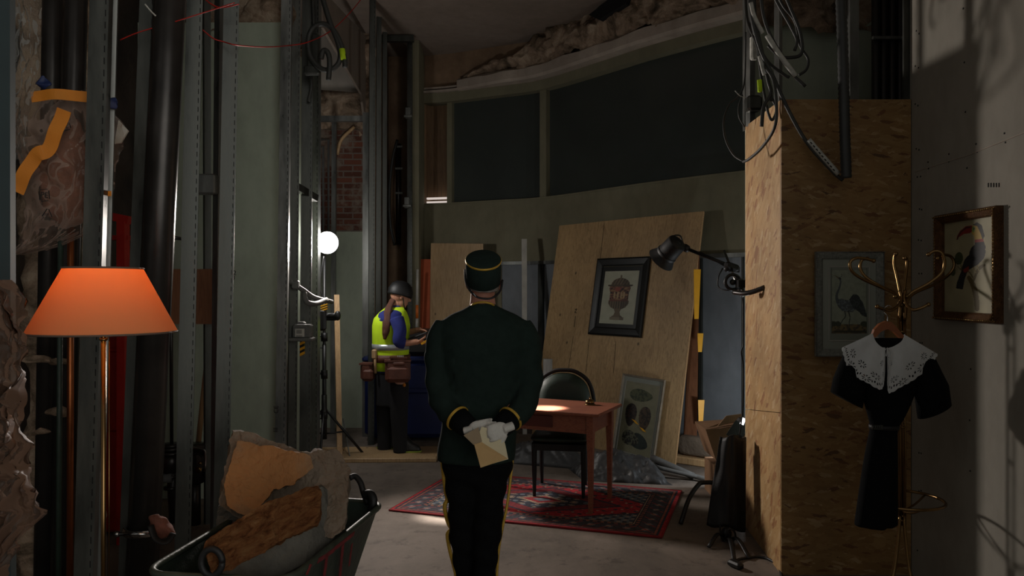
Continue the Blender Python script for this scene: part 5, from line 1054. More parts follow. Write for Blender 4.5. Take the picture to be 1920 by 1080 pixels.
def rock_ring(poly, d, th, amp, tilt, sc, dslope=0., n=4, seed=3, lay=None):
    # an outline seen from the front becomes a finely divided broken face with thickness
    pts = []; n0 = len(poly)
    for i in range(n0):
        a, b = poly[i], poly[(i+1) % n0]
        for k in range(n): pts.append((a[0]+(b[0]-a[0])*k/n, a[1]+(b[1]-a[1])*k/n))
    cx = sum(p[0] for p in pts)/len(pts); cy = sum(p[1] for p in pts)/len(pts)
    bm = bmesh.new(); bm.faces.new([bm.verts.new((x, y, 0)) for x, y in pts]); bmesh.ops.triangulate(bm, faces=bm.faces[:])
    for it in range(9):
        long_ = [e for e in bm.edges if e.calc_length() > 7]
        if not long_: break
        bmesh.ops.subdivide_edges(bm, edges=long_, cuts=1); bmesh.ops.triangulate(bm, faces=[f for f in bm.faces if len(f.verts) > 3])
    inner = [v for v in bm.verts if not v.is_boundary]
    for it in range(4): bmesh.ops.smooth_vert(bm, verts=inner, factor=.5, use_axis_x=True, use_axis_y=True, use_axis_z=True)
    r = bmesh.ops.extrude_face_region(bm, geom=bm.faces[:]); bmesh.ops.translate(bm, verts=[g for g in r['geom'] if isinstance(g, bmesh.types.BMVert)], vec=(0, 0, 1))
    bm.verts.index_update(); mb = MB(); vs = []
    for v in bm.verts:
        x, y, z = v.co; q = P(x, y, d+th*z-(y-cy)*tilt+(x-cx)*dslope)
        vs.append(rough(rough(rough(q, amp, sc, seed), amp*.7, sc*3, 7), amp*.35, sc*9, 1))
    mb.add(vs, [[v.index for v in f.verts] for f in bm.faces], 0, False); bm.free(); return mb
t_ = T('rubble_slab', 'big upright slab of mortar with a cracked orange plaster face in the wheelbarrow', 'rubble', P(540, 990, 3.2), RGp)
t_.part('slab_body', rock_ring([(437, 809), (480, 814), (502, 827), (535, 835), (560, 843), (585, 849), (600, 842), (632, 845), (645, 862), (656, 885), (653, 930), (648, 990), (620, 1010), (560, 1000), (470, 1000), (412, 938), (420, 875)], 3.18, .12, .014, .0012, 9), M_['slab2'])
t_.part('plaster_face', rock_ring([(446, 826), (470, 830), (488, 837), (515, 838), (545, 845), (578, 852), (584, 864), (587, 878), (574, 882), (570, 892), (558, 900), (553, 908), (538, 909), (524, 916), (512, 918), (506, 930), (497, 938), (484, 955), (462, 965), (440, 958), (424, 944), (420, 910), (432, 868)], 3.13, .03, .007, .0012, 14), M_['slab'])
t_ = T('kerb_block', 'grey faceted kerb block with a broken reddish face lying across the wheelbarrow', 'rubble', P(520, 1060, 2.95), RGp)
bm = bmesh.new()
for x, y, d in ((603, 912, 3.10), (624, 926, 3.18), (629, 1014, 3.10), (592, 985, 3.03), (572, 1057, 2.92), (528, 1018, 2.93), (402, 1080, 2.74), (470, 1110, 2.76), (388, 1034, 2.80), (398, 1008, 2.86), (600, 905, 3.22), (470, 960, 3.1), (560, 1100, 2.95), (628, 1040, 3.1)): bm.verts.new(P(x, y, d))
bmesh.ops.convex_hull(bm, input=bm.verts); bmesh.ops.subdivide_edges(bm, edges=bm.edges, cuts=3, use_grid_fill=True)
bm.verts.ensure_lookup_table(); mb = MB(); used_ = [f for f in bm.faces]; mb.add([rough(v.co, .006, 14, 2) for v in bm.verts], [[v.index for v in f.verts] for f in used_]); bm.free()
t_.part('block_body', mb, M_['concrete'])
t_.part('broken_face', rock_ring([(381, 1034), (395, 1008), (425, 988), (455, 968), (500, 942), (560, 920), (597, 909), (604, 925), (601, 975), (592, 986), (560, 1000), (500, 1032), (440, 1064), (398, 1078)], 2.785, .06, .009, .0008, 16, .0009, lay=[(.0, 1e-3)]+[(.25*(q/16)**3, q/16) for q in range(1, 16)]+[(.5, 1.0), (.8, 1.0), (1, .9), (1, 1e-3)]), M_['bark'])
mb = rock_ring([(412, 945), (440, 942), (456, 965), (446, 990), (425, 1000), (405, 985)], 3.3, .1, .012, 0, 12); single('concrete_lump', mb, M_['concrete'], 'small dark lump at the left rim of the wheelbarrow', 'rubble', RGp)

# ------------------------------------------------------------------ coat rack, dress, hanger
RD = 3.8
t_ = T('coat_rack', 'curved brass coat rack standing in front of the strand board', 'coat rack', (P(1691, 0, RD).x, RD, 0))
RX = t_.loc.x
def R_(x, y, dd=0): return P(x, y, RD+dd)
mb = MB(); mb.tube([R_(1685, 592, .0), R_(1687, 985, .0)], .0075, 12); mb.tube([R_(1696, 592, .01), R_(1696, 985, .01)], .0075, 12); mb.tube([R_(1691, 592, .02), R_(1691, 985, .02)], .0075, 12)
for y in (622, 800, 975): mb.tube([R_(1690.5, y-2, .01), R_(1690.5, y+2, .01)], .016, 14)
t_.part('pole', mb, M_['brass'])
hooks = [
    ([(1686, 600, 0), (1688, 570, -.01), (1680, 552, -.02), (1650, 538, -.05), (1615, 522, -.07), (1597, 508, -.08), (1594, 492, -.08), (1605, 484, -.08), (1622, 485, -.07), (1638, 489, -.06)], 'upper'),
    ([(1687, 600, .02), (1690, 566, .02), (1678, 550, .03), (1650, 536, .05), (1624, 520, .07), (1613, 503, .08), (1616, 488, .08), (1626, 485, .08)], 'upper'),
    ([(1697, 600, 0), (1698, 568, -.01), (1708, 550, -.03), (1740, 532, -.06), (1765, 512, -.08), (1771, 492, -.09), (1765, 474, -.09), (1752, 471, -.08), (1741, 477, -.07)], 'upper'),
    ([(1697, 600, .02), (1701, 566, .02), (1714, 550, .04), (1750, 534, .07), (1778, 516, .09), (1789, 498, .09), (1784, 482, .09), (1770, 478, .08), (1759, 484, .06)], 'upper'),
    ([(1690, 600, .03), (1689, 560, .04), (1682, 520, .08), (1677, 498, .1), (1677, 482, .1), (1680, 476, .09)], 'upper'),
    ([(1693, 600, .03), (1694, 560, .04), (1698, 520, .08), (1700, 500, .1), (1700, 486, .1), (1697, 484, .09)], 'upper'),
    ([(1687, 545, 0), (1690, 560, -.02), (1685, 572, -.05), (1672, 581, -.08), (1657, 580, -.1), (1645, 575, -.11)], 'lower'),
    ([(1697, 545, 0), (1695, 560, -.02), (1700, 572, -.04), (1712, 581, -.07), (1726, 578, -.09), (1741, 571, -.1)], 'lower'),
]
for pts, kind in hooks:
    mb = MB(); mb.tube([R_(*q) for q in pts], .0075, 10, smooth=6); e = R_(*pts[-1]); mb.ell(e, (.0105,)*3, seg=10, rg=8); t_.part('hook', mb, M_['brass'])
mb = MB()
for x, y in ((1679, 556), (1701, 556), (1690, 572)): mb.ell(R_(x, y, -.02), (.011, .011, .011), seg=10, rg=8)
mb.tube([R_(1690.5, 560, .01), R_(1690.5, 585, .01)], .02, 14); t_.part('joint', mb, M_['brassd'])
rc = R_(1691, 936, 0); mb = MB(); mb.tube([Vector((RX+.19*math.cos(a), RD+.19*math.sin(a), rc.z)) for a in np.linspace(0, 6.2832, 48)], .0075, 10); t_.part('umbrella_ring', mb, M_['brass'])
mb = MB()
for a in (.5, 2.6, 4.7): mb.tube([Vector((RX, RD, rc.z-.06)), Vector((RX+.1*math.cos(a), RD+.1*math.sin(a), rc.z-.04)), Vector((RX+.19*math.cos(a), RD+.19*math.sin(a), rc.z))], .005, 8, smooth=4)
t_.part('ring_bracket', mb, M_['brass'])
for k in range(4):
    a = k*math.pi/2+.35; c, s = math.cos(a), math.sin(a)
    mb = MB(); mb.tube([Vector((RX+c*r, RD+s*r, z)) for r, z in ((.012, .50), (.022, .40), (.045, .25), (.09, .11), (.15, .035), (.2, .011), (.24, .009))], .0075, 10, smooth=5); t_.part('leg', mb, M_['brass'])
DD = 3.66
t_ = T('clothes_hanger', 'reddish wooden hanger carrying the black dress on the coat rack', 'hanger', P(1665, 632, DD))
def D_(x, y, dd=0): return P(x, y, DD+dd)
mb = MB(); up_ = [(1634, 634), (1640, 618), (1650, 607), (1662, 602), (1672, 604), (1682, 614), (1695, 630), (1698, 640), (1690, 636), (1676, 622), (1664, 617), (1652, 622), (1643, 632)]
mb.prism([D_(x, y, -.01) for x, y in up_], (0, .022, 0)); t_.part('hanger_body', mb, M_['wood'])
mb = MB(); mb.tube([D_(1664, 604), D_(1664, 594), D_(1660, 588), D_(1657, 583, .02), D_(1659, 577, .04), D_(1665, 573, .04), D_(1671, 575, .04)], .0028, 8, smooth=5); t_.part('hanger_hook', mb, M_['chrome'])
t_ = T('dress', 'black short sleeved dress with a belt hanging on the coat rack', 'dress', D_(1645, 985)); 
mb = MB()
def drow(y, a, b, dep, fold=0., n=36):
    r = []; cx = (a+b)/2; hw = (b-a)/2
    for k in range(n):
        t = 2*math.pi*k/n; f = 1+fold*math.sin(t*5+y*.01)+fold*.6*math.sin(t*9+2); q = D_(cx+hw*math.cos(t), y, 0); q.y += dep*math.sin(t)*f; r.append(q)
    return r
rows = [(985, 1604, 1672, .07, .12), (980, 1604, 1681, .075, .12), (930, 1611, 1681, .07, .12), (880, 1618, 1682, .06, .1), (840, 1625, 1682, .055, .08), (812, 1631, 1682, .05, .05), (800, 1633, 1683, .048, .03), (785, 1629, 1694, .05, .06), (760, 1622, 1706, .055, .08), (730, 1616, 1718, .06, .05), (700, 1608, 1728, .062, .03), (670, 1604, 1736, .06, 0), (650, 1612, 1728, .05, 0), (640, 1630, 1706, .038, 0), (634, 1640, 1694, .025, 0)]
mb.loft([drow(*r) for r in rows], True); t_.part('bodice_and_skirt', mb, M_['blackcloth'])
for pts in (((1612, 655, 25, .045), (1600, 690, 28, .055), (1592, 725, 31, .06), (1587, 750, 31, .06)), ((1722, 660, 25, .045), (1736, 700, 29, .055), (1747, 735, 32, .06), (1752, 771, 32, .06))):
    mb = MB(); rings = []; left = pts[0][0] < 1660
    for i, (cx, cy, hw, dp) in enumerate(pts):
        sl = (.5 if left else -.45)*min(1, i/2.0); r = []
        for k in range(28):
            t = 2*math.pi*k/28; x = cx+hw*math.cos(t)*(.93 if i else 1); q = D_(x, cy+hw*math.cos(t)*sl, 0); q.y += dp*math.sin(t); r.append(q)
        rings.append(r)
    mb.loft(rings, True); t_.part('sleeve', mb, M_['blackcloth'])
mb = MB(); mb.loft([drow(796, 1631, 1685, .052, 0), drow(804, 1631, 1684, .052, 0)], False); bl_ = t_.part('belt', mb, M_['blackpl'], solid=.004)
mb = MB(); mb.box(D_(1645, 801, -.06), (.05, .006, .02)); 
for i in range(5): mb.ell(D_(1638+i*3.6, 801, -.065), (.0045, .004, .006), seg=8, rg=6)
t_.part('buckle', mb, M_['galvd'], parent=bl_)
# collar with punched eyelets; inner edge = neckline, outer edge scalloped
def collar(inner, outer, sgn, name):
    I = catmull([Vector((x, y, 0)) for x, y in inner], 8); O = catmull([Vector((x, y, 0)) for x, y in outer], 8)
    def at(L, u):
        s = u*(len(L)-1); i = min(int(s), len(L)-2); return L[i].lerp(L[i+1], s-i)
    nu, nv = 260, 110
    def fn(u, v):
        a, b = at(I, u), at(O, u); sc = 1+.022*abs(math.sin(u*math.pi*15)) if v > .55 else 1
        q = a.lerp(b, v*sc) if v > .97 else a.lerp(b, v*(1+(sc-1)*v)); x = q.x; y = q.y
        e = (x-1664)/100; dep = -.075+.06*e*e-.012*math.sin(math.pi*v)-.006*math.sin(u*17)*v; return D_(x, y, dep)
    fl_ = [(.16, .72), (.36, .66), (.58, .74), (.80, .70), (.93, .48), (.72, .40), (.27, .88), (.48, .90), (.88, .87)]
    def keep(u, v):
        a, b = at(I, u), at(O, u); L = (b-a).length; W_ = (O[-1]-O[0]).length*1.25
        for fu, fv in fl_:
            dx, dy = (u-fu)*W_*(.4+.6*v), (v-fv)*L; r = math.hypot(dx, dy)
            if r < 6.2:
                t = math.atan2(dy, dx)
                if 2.0 < r < 5.6 and math.cos(t*8) > .35: return False
                return True
        if .80 < v < .96:
            s = (u*34) % 1; w = abs(v-(.87 if int(u*34) % 2 else .90))/.035
            if (s-.5)**2*9+w*w < .7: return False
        return True
    mb = MB(); mb.sheet(fn, nu, nv, keep=keep); return cl.part(name, mb, M_['lace'], solid=.0015)
cl = T('lace_collar', 'wide white lace collar with punched flowers lying on the black dress', 'collar', D_(1664, 730, -.05))
collar([(1636, 625), (1642, 640), (1652, 650), (1660, 652)], [(1579, 652), (1583, 668), (1590, 688), (1606, 706), (1625, 716), (1648, 729), (1656, 724), (1659, 700), (1660, 668)], -1, 'collar_half')
collar([(1697, 628), (1690, 640), (1676, 649), (1664, 653)], [(1758, 664), (1750, 676), (1737, 692), (1712, 712), (1690, 724), (1668, 736), (1664, 722), (1664, 700), (1663, 672)], 1, 'collar_half')
mb = MB(); mb.sheet(lambda u, v: D_(1636+61*u, 626+12*math.sin(math.pi*u)+(12+8*math.sin(math.pi*u))*v, .02+.02*math.sin(math.pi*u)), 20, 6); cl.part('collar_stand', mb, M_['lace'], solid=.002)
mb = MB(); mb.tube([D_(1664, 652, -.085), D_(1659, 658, -.09), D_(1662, 668, -.09), D_(1664, 654, -.088), D_(1671, 660, -.09), D_(1668, 672, -.09)], .0018, 6, smooth=5); mb.tube([D_(1664, 653, -.088), D_(1666, 690, -.092)], .0016, 6); cl.part('tie_string', mb, M_['lace'])
# ------------------------------------------------------------------ people
def ring_el(c, rx, ry, n=32, sq=2.3, M=None, up=None):
    out = []
    for k in range(n):
        t = 2*math.pi*k/n; a, b = math.cos(t), math.sin(t)
        x = math.copysign(abs(a)**(2/sq), a)*rx; y = math.copysign(abs(b)**(2/sq), b)*ry
        out.append(c+(M@Vector((x, y, 0)) if M else Vector((x, y, 0))))
    return out
def hand(mb, o, f, n, thumb, curl=(.5, .7, .5), s=1., spread=.12, tcurl=.4):
    # o wrist, f finger direction, n direction the palm faces, thumb = +1/-1 side
    f = Vector(f).normalized(); n = Vector(n); n = (n-f*n.dot(f)).normalized(); l = f.cross(n)*thumb
    M = Matrix((l, f, n)).transposed()
    mb.ell(o+f*.045*s, (.040*s, .052*s, .016*s), M, 16, 10); mb.ell(o+f*.065*s, (.040*s, .03*s, .015*s), M, 16, 10); mb.tube([o-f*.03*s, o+f*.02*s], [.026*s, .028*s], 12, flat=.75)
    for i, (off, L) in enumerate(((.030, .072), (.010, .080), (-.011, .074), (-.030, .058))):
        p = o+f*(.083-.004*abs(i-1))*s+l*off*s; d = (f+l*off*spread*8).normalized(); pts = [p-f*.02*s, p]; ang = 0
        for j, (seg, c) in enumerate(zip((.46, .30, .24), curl)):
            ang += c; dd = d*math.cos(ang)+n*math.sin(ang); p = p+dd*L*seg*s; pts.append(p)
        mb.tube(pts, [.0098*s, .0098*s, .0092*s, .0082*s, .0068*s], 8, smooth=3)
    p = o+f*.02*s+l*.026*s; d = (l*.75+f*.6+n*.25).normalized(); pts = [p]
    for j, L in enumerate((.035, .03, .026)):
        pts.append(pts[-1]+d*L*s); d = (d+f*.35*tcurl+n*.5*tcurl-l*.25*tcurl).normalized()
    mb.tube(pts, [.014*s, .0125*s, .011*s, .008*s], 8, smooth=3)
def head(mb, c, M, s=1., crown=.098):     # M columns: right, forward (face), up
    def q(x, y, z): return c+M@Vector((x, y, z))*s
    mb.ell(q(0, -.012, .03), (.077*s, .095*s, crown*s), M, 24, 16); mb.ell(q(0, .03, -.035), (.058*s, .065*s, .075*s), M, 20, 14); mb.ell(q(0, .062, -.085), (.028*s, .024*s, .022*s), M, 14, 10)
    mb.tube([q(0, .088, .02), q(0, .108, -.012), q(0, .112, -.028)], [.009*s, .014*s, .017*s], 10, smooth=3)
    mb.ell(q(0, .088, -.055), (.024*s, .012*s, .006*s), M, 12, 8); mb.ell(q(0, .087, -.064), (.021*s, .012*s, .006*s), M, 12, 8)
    for x in (-1, 1):
        mb.ell(q(.030*x, .074, .028), (.024*s, .014*s, .007*s), M, 12, 8)
        R2 = M@Matrix.Rotation(.35*x, 3, 'Z'); mb.ell(q(.079*x, -.008, -.002), (.012*s, .02*s, .033*s), R2, 14, 10); mb.ell(q(.087*x, -.02, .012), (.007*s, .016*s, .02*s), R2, 12, 8)
MD = 3.69
def Q(x, y, dd=0): return P(x, y, MD+dd)
man = T('person', 'man seen from behind in a dark green uniform and cap, gloved hands behind his back', 'person', (P(895, 0, MD).x, MD, 0))
# body: head and neck in one continuous skin, going on under the clothes as trunk, arms and legs
HMn = Matrix(((1, 0, 0), (0, .97, -.24), (0, .24, .97))).transposed(); HMn = Matrix.Rotation(.0, 3, 'Z')@HMn
mb = MB(); hc = Q(907, 531, -.015); tilt = Matrix.Rotation(math.radians(14), 3, 'X'); Hm = Matrix.Rotation(math.radians(4), 3, 'Y')@tilt
head(mb, hc, Hm, .96, .07)
mb.tube([Q(906, 535, .0), Q(905, 556, -.01), Q(905, 585, 0), Q(905, 640, 0)], [.058, .058, .066, .09], 18, smooth=3)
mb.tube([Q(905, 620, 0), Q(902, 700, .0), Q(900, 800, 0), Q(898, 860, 0)], [.12, .12, .11, .12], 20, smooth=3)
lk = Q(868, 985, .02); rk = Q(916, 985, -.0)
mb.tube([Q(878, 860, 0), lk, Q(876, 1130, .06)], [.07, .045, .035], 14, smooth=4); mb.tube([Q(915, 860, 0), rk, Q(908, 1130, -.03)], [.07, .045, .035], 14, smooth=4)
mb.tube([Q(845, 625, 0), Q(828, 725, -.03), Q(882, 805, -.2)], [.045, .035, .028], 12, smooth=4); mb.tube([Q(968, 625, 0), Q(985, 725, -.03), Q(932, 806, -.22)], [.045, .035, .028], 12, smooth=4)
body = man.part('body', mb, M_['skin'], remesh=.007, smoothit=4)
mb = MB()
for s_ in (-1, 1): mb.ell(hc+Hm@Vector((.030*s_, .078, .012)), (.012, .008, .008), Hm, 10, 8)
man.part('eyes', mb, M_['whitep'])
mb = MB(); n_ = 26
def hairband(u, v):
    a = math.pi*(1.0+.0)+ (u-.0)*math.pi; a = math.radians(188)+u*math.radians(164); z = .008-.028*v; r = 1.0
    return hc+Hm@Vector((.0755*math.cos(a)*(1-.06*v), -.011+.0925*math.sin(a)*(1-.06*v*v), z))
mb.sheet(hairband, 40, 12); mb.v = [rough(v, .002, 60) for v in mb.v]; man.part('hair', mb, M_['hair'], solid=.005)
# cap
ax = Vector((.03, -.49, .87)).normalized(); cx_ = Vector((1, 0, .03)).normalized(); cx_ = (cx_-ax*cx_.dot(ax)).normalized(); CM = Matrix((cx_, ax.cross(cx_), ax)).transposed(); cb = Q(906, 517, -.042)
mb = MB(); mb.lathe([(.0835, -.030), (.085, -.028), (.0845, .03), (.0825, .088), (.079, .0915), (.02, .0925), (.001, .0925)], cb, CM, 48, sy=1.18); mb.lathe([(.0795, -.029), (.079, .03)], cb, CM, 32, caps=False, sy=1.18)
cap = man.part('cap', mb, M_['jacket'])
mb = MB(); mb.lathe([(.0836, .078), (.0850, .080), (.0846, .086), (.0830, .088)], cb, CM, 48, caps=False, sy=1.18); man.part('cap_braid', mb, M_['gold'], parent=cap, solid=.001)
mb = MB()
vis = []
for k in range(17):
    a = math.radians(25+130*k/16); r1 = cb+CM@Vector((.083*math.cos(a), .097*math.sin(a), -.02)); r2 = cb+CM@Vector((.095*math.cos(a), .097*math.sin(a)+.05*math.sin((a-.436)*180/130), -.045)); vis.append([r1, r2, r2-ax*.003, r1-ax*.003])
mb.loft(vis, True, None, False); man.part('cap_peak', mb, M_['lampblack'], parent=cap)
mb = MB(); mb.tube([Q(872, 505, -.05), Q(873, 525, -.06), Q(880, 543, -.09), Q(893, 556, -.115), Q(908, 560, -.12), Q(924, 558, -.115), Q(938, 545, -.08), Q(942, 525, -.05)], .0042, 8, smooth=5, flat=1.3); man.part('chin_strap', mb, M_['lampblack'])
for x, y, d in ((876, 512, -.075), (890, 553, -.12)):
    mb = MB(); mb.rbox(Q(x, y, d), (.005, .005, .02), .001, M=Matrix.Rotation(.1 if y < 530 else -.6, 3, 'Y')); man.part('buckle', mb, M_['chrome'])
# jacket
J = [(862, 820, 964, .135, -.0), (845, 820, 966, .14, 0), (820, 824, 968, .138, 0), (790, 829, 972, .135, 0), (755, 833, 975, .13, 0), (720, 832, 980, .135, 0), (680, 827, 986, .142, -.005), (640, 822, 992, .145, -.01), (615, 822, 992, .135, -.01), (600, 830, 985, .115, -.005), (590, 845, 968, .095, 0), (582, 864, 948, .08, 0), (574, 878, 932, .066, -.005), (569, 884, 927, .060, -.01)]
mb = MB(); mb.loft([ring_el(Q((a+b)/2, y, dd), (b-a)/2/F*MD, dp, 40) for y, a, b, dp, dd in J], True)
def arm(pts, rs): mb.tube([Q(*p) for p in pts], rs, 20, smooth=6)
arm([(842, 610, 0), (828, 640, -.01), (823, 690, -.02), (825, 735, -.05), (838, 768, -.11), (862, 788, -.17)], [.072, .075, .066, .062, .058, .052])
arm([(970, 612, 0), (984, 642, -.01), (990, 690, -.02), (989, 735, -.05), (976, 770, -.12), (955, 790, -.18)], [.074, .077, .070, .064, .060, .052])
mb.v = [v+Vector((0, 0, 0)) for v in mb.v]
jk = man.part('jacket', mb, M_['jacket'], remesh=.011, smoothit=3)
for v in jk.data.vertices:                       # cloth folds on sleeves and skirts of the jacket
    w = v.co+man.loc; px = 960+F*w.x/w.y; py = HZ-F*(w.z-EYE)/w.y; k = 0
    if px < 850 or px > 970: k = .0045*math.sin((py*.13)+(px*.09)) if 660 < py < 790 else 0
    k += .004*noise.noise(w*9); v.co += v.normal*k
mb = MB(); mb.tube([Q(883, 575, -.035), Q(889, 569.5, -.06), Q(905, 566.5, -.07), Q(921, 569.5, -.06), Q(927, 575, -.035)], .0055, 8, smooth=6); man.part('collar_braid', mb, M_['gold'], parent=jk)
def cuff(a, b, r0, r1, cut):
    a, b = Q(*a), Q(*b); mb = MB(); mb.tube([a, a.lerp(b, .5), b], [r0, (r0+r1)/2, r1], 22, caps=True); man.part('cuff', mb, M_['blackcloth'], parent=jk)
    t = (b-a).normalized(); u = Vector((0, 1, 0)); u = (u-t*u.dot(t)).normalized(); w = t.cross(u); mb = MB()
    for k in range(3): mb.tube([a+t*(k-1)*.004+(u*math.cos(q)+w*math.sin(q))*(r0+.001) for q in np.linspace(0, 6.2832, 36)], .003, 6)
    man.part('cuff_braid', mb, M_['gold'], parent=jk)
cuff((858, 784, -.165), (885, 808, -.222), .058, .046, 0); cuff((957, 785, -.165), (934, 806, -.222), .058, .046, 0)
# trousers, stripe, shoes
mb = MB(); mb.loft([ring_el(Q((a+b)/2, y, 0), (b-a)/2/F*MD, dp, 32) for y, a, b, dp in ((905, 840, 950, .08), (890, 832, 958, .105), (870, 829, 962, .12), (840, 830, 962, .12), (815, 838, 955, .11))], True)
def leg(pts):
    mb.tube([Q(*p[:3]) for p in pts], [p[3] for p in pts], 22, smooth=6)
leg([(866, 860, 0, .088), (866, 900, 0, .083), (868, 940, .0, .073), (866, 975, .01, .064), (868, 1005, .02, .066), (870, 1040, .04, .058), (874, 1085, .055, .052), (878, 1135, .07, .05), (880, 1158, .075, .05)])
leg([(922, 860, 0, .088), (918, 900, -.01, .085), (916, 940, -.02, .075), (915, 985, -.03, .07), (913, 1010, -.03, .067), (911, 1040, -.03, .058), (909, 1085, -.03, .052), (907, 1140, -.03, .05), (906, 1162, -.03, .05)])
tr_ = man.part('trousers', mb, M_['blackcloth'], remesh=.011, smoothit=2)
for v in tr_.data.vertices: v.co += v.normal*(.004*math.sin(v.co.z*55+v.co.x*20)+.003*noise.noise((v.co+man.loc)*11))
mb = MB(); mb.tube([Q(829, 862, -.0), Q(832, 890, 0), Q(836, 922, 0), Q(839, 936, 0), Q(834, 948, 0), Q(836, 965, .01), Q(841, 982, .02), Q(846, 992, .02), Q(839, 1003, .02), Q(843, 1030, .03), Q(850, 1058, .04), Q(856, 1085, .05), Q(860, 1130, .07)], .0065, 8, smooth=5, flat=1.6); man.part('trouser_stripe', mb, M_['gold'], parent=tr_)
mb = MB(); mb.tube([Q(961, 862, 0), Q(952, 940, -.02), Q(943, 985, -.03), Q(934, 1040, -.03), Q(929, 1130, -.03)], .0045, 8, smooth=5, flat=1.5); man.part('trouser_stripe', mb, M_['gold'], parent=tr_)
for x, y0, dd in ((880, 0, .075), (906, 0, -.03)):
    mb = MB(); c = Q(x, 1170, dd); c.z = 0
    mb.loft([ring_el(c+Vector((0, .06, z)), w, L, 28, 2.6) for z, w, L in ((.0, .045, .14), (.012, .047, .142), (.03, .046, .138), (.06, .04, .1))]+[ring_el(c+Vector((0, .01, .09)), .036, .055, 28), ring_el(c+Vector((0, 0, .12)), .036, .045, 28)], True); man.part('shoe', mb, M_['lampblack'])
# gloves and envelope
mb = MB(); hand(mb, Q(880, 806, -.255), (.97, -.04, .2), (0, -1, .1), 1, (.15, .3, .2), .86); man.part('glove', mb, M_['glove'], remesh=.0032, smoothit=1)
mb = MB(); hand(mb, Q(951, 802, -.285), (-.9, -.22, -.28), (-.1, 1, -.1), 1, (1.1, 1.4, 1.0), .98, tcurl=.1); man.part('glove', mb, M_['glove'], remesh=.0032, smoothit=1)
env = T('envelope', 'cream open envelope held in the white gloved hands of the uniformed man', 'envelope', Q(915, 865, -.3))
def E(x, y, dd=-.30): return Q(x, y, dd)
mb = MB(); mb.prism([E(890, 832), E(901, 876), E(953, 861), E(903, 800, -.3)], (0, .004, 0)); mb.prism([E(903, 800, -.3), E(953, 861), E(947, 832), E(935, 808)], (0, .004, 0)); env.part('envelope_body', mb, M_['paper'])
mb = MB(); mb.prism([E(889, 833, -.303), E(903, 829, -.306), E(952, 860, -.303), E(901, 877, -.303)], (0, .002, 0)); env.part('envelope_front', mb, mat('lit buff paper', 'C09E6C', .8, 0, .08, 10))  # lower envelope front, its lit tone painted as a separate buff paper
mb = MB(); mb.prism([E(870, 816, -.305), E(897, 801, -.305), E(904, 828, -.3), E(889, 834, -.3)], (0, .002, 0)); mb.beam(E(870, 816, -.306), E(889, 834, -.306), .004, .003); env.part('flap', mb, mat('shaded buff paper', '97846A', .8, 0, .08, 10))  # dark pocket of the envelope: shade put into a darker buff

# worker in a hi-vis vest
WD = 7.54
def K(x, y, dd=0): return P(x, y, WD+dd)
wk = T('person', 'worker in a black helmet and yellow hi-vis vest with a long brown ponytail', 'person', (P(738, 0, WD).x, WD, .04))
pxm = WD/F
Wm = Matrix.Rotation(-math.radians(62), 3, 'Z'); tl_ = Matrix.Rotation(-math.radians(14), 3, 'X'); Wh = Wm@tl_
mb = MB(); hc2 = K(750, 556, .0); head(mb, hc2, Wh, .97)
mb.tube([K(747, 562), K(740, 580), K(735, 600)], [.05, .055, .08], 14, smooth=3); mb.tube([K(735, 600), K(732, 640), K(735, 700)], [.11, .1, .11], 16, smooth=3)
mb.tube([K(724, 700, .08), K(722, 770, .09), K(720, 850, .1)], [.07, .05, .035], 12, smooth=3); mb.tube([K(746, 700, -.08), K(750, 770, -.08), K(752, 850, -.08)], [.07, .05, .035], 12, smooth=3)
mb.tube([K(745, 600, -.19), K(752, 640, -.22), K(784, 641, -.2)], [.045, .037, .027], 12, smooth=4); mb.tube([K(745, 598, .17), K(756, 622, .18), K(789, 618, .08)], [.045, .035, .026], 12, smooth=4)
hand(mb, K(782, 641, -.2), (1, .1, -.1), (0, .4, .9), 1, (.4, .6, .4), .95); hand(mb, K(784, 618, .09), (1, -.1, -.2), (0, -.3, -.9), 1, (.4, .6, .4), .95)
wk.part('body', mb, M_['skin2'], remesh=.0065, smoothit=2)
mb = MB(); mb.loft([ring_el(K((a+b)/2, y, 0), (b-a)/2*pxm, dp, 28) for y, a, b, dp in ((712, 706, 764, .14), (690, 704, 764, .145), (660, 703, 763, .14), (620, 701, 764, .165), (598, 703, 765, .185), (586, 712, 760, .16), (578, 722, 754, .08), (572, 727, 752, .06))], True)
mb.tube([K(744, 597, -.18), K(750, 620, -.215), K(748, 640, -.22), K(760, 645, -.21)], [.07, .064, .06, .05], 16, smooth=4); mb.tube([K(744, 597, .17), K(754, 622, .18), K(768, 620, .15)], [.065, .058, .045], 14, smooth=4)
wk.part('shirt', mb, M_['navy'], remesh=.01, smoothit=2)
mb = MB(); V_ = [(694, 702, 764, .153), (675, 700, 766, .152), (640, 699, 766, .16), (610, 699, 768, .18), (597, 702, 766, .175), (586, 712, 762, .13), (576, 724, 756, .075)]
mb.loft([ring_el(K((a+b)/2, y, 0), (b-a)/2*pxm, dp, 40) for y, a, b, dp in V_], False)
vs = wk.part('vest', mb, M_['hivis'], solid=.006)
for y0, y1 in ((641, 655),):
    mb = MB(); mb.loft([ring_el(K(732.5, y, 0), 34.2*pxm, .166, 40) for y in (y0+3, y1)], False); wk.part('reflective_strip', mb, M_['silver'], parent=vs, solid=.004)
mb = MB(); mb.loft([ring_el(K(734, y, 0), 34*pxm, .163, 40) for y in (664, 678)], False); bt = wk.part('tool_belt', mb, M_['leather'], solid=.01)
mb = MB(); mb.loft([ring_el(K(735, y, 0), r*pxm, dp, 28) for y, r, dp in ((760, 30, .13), (730, 31, .14), (700, 31, .145), (688, 30, .14))], True)
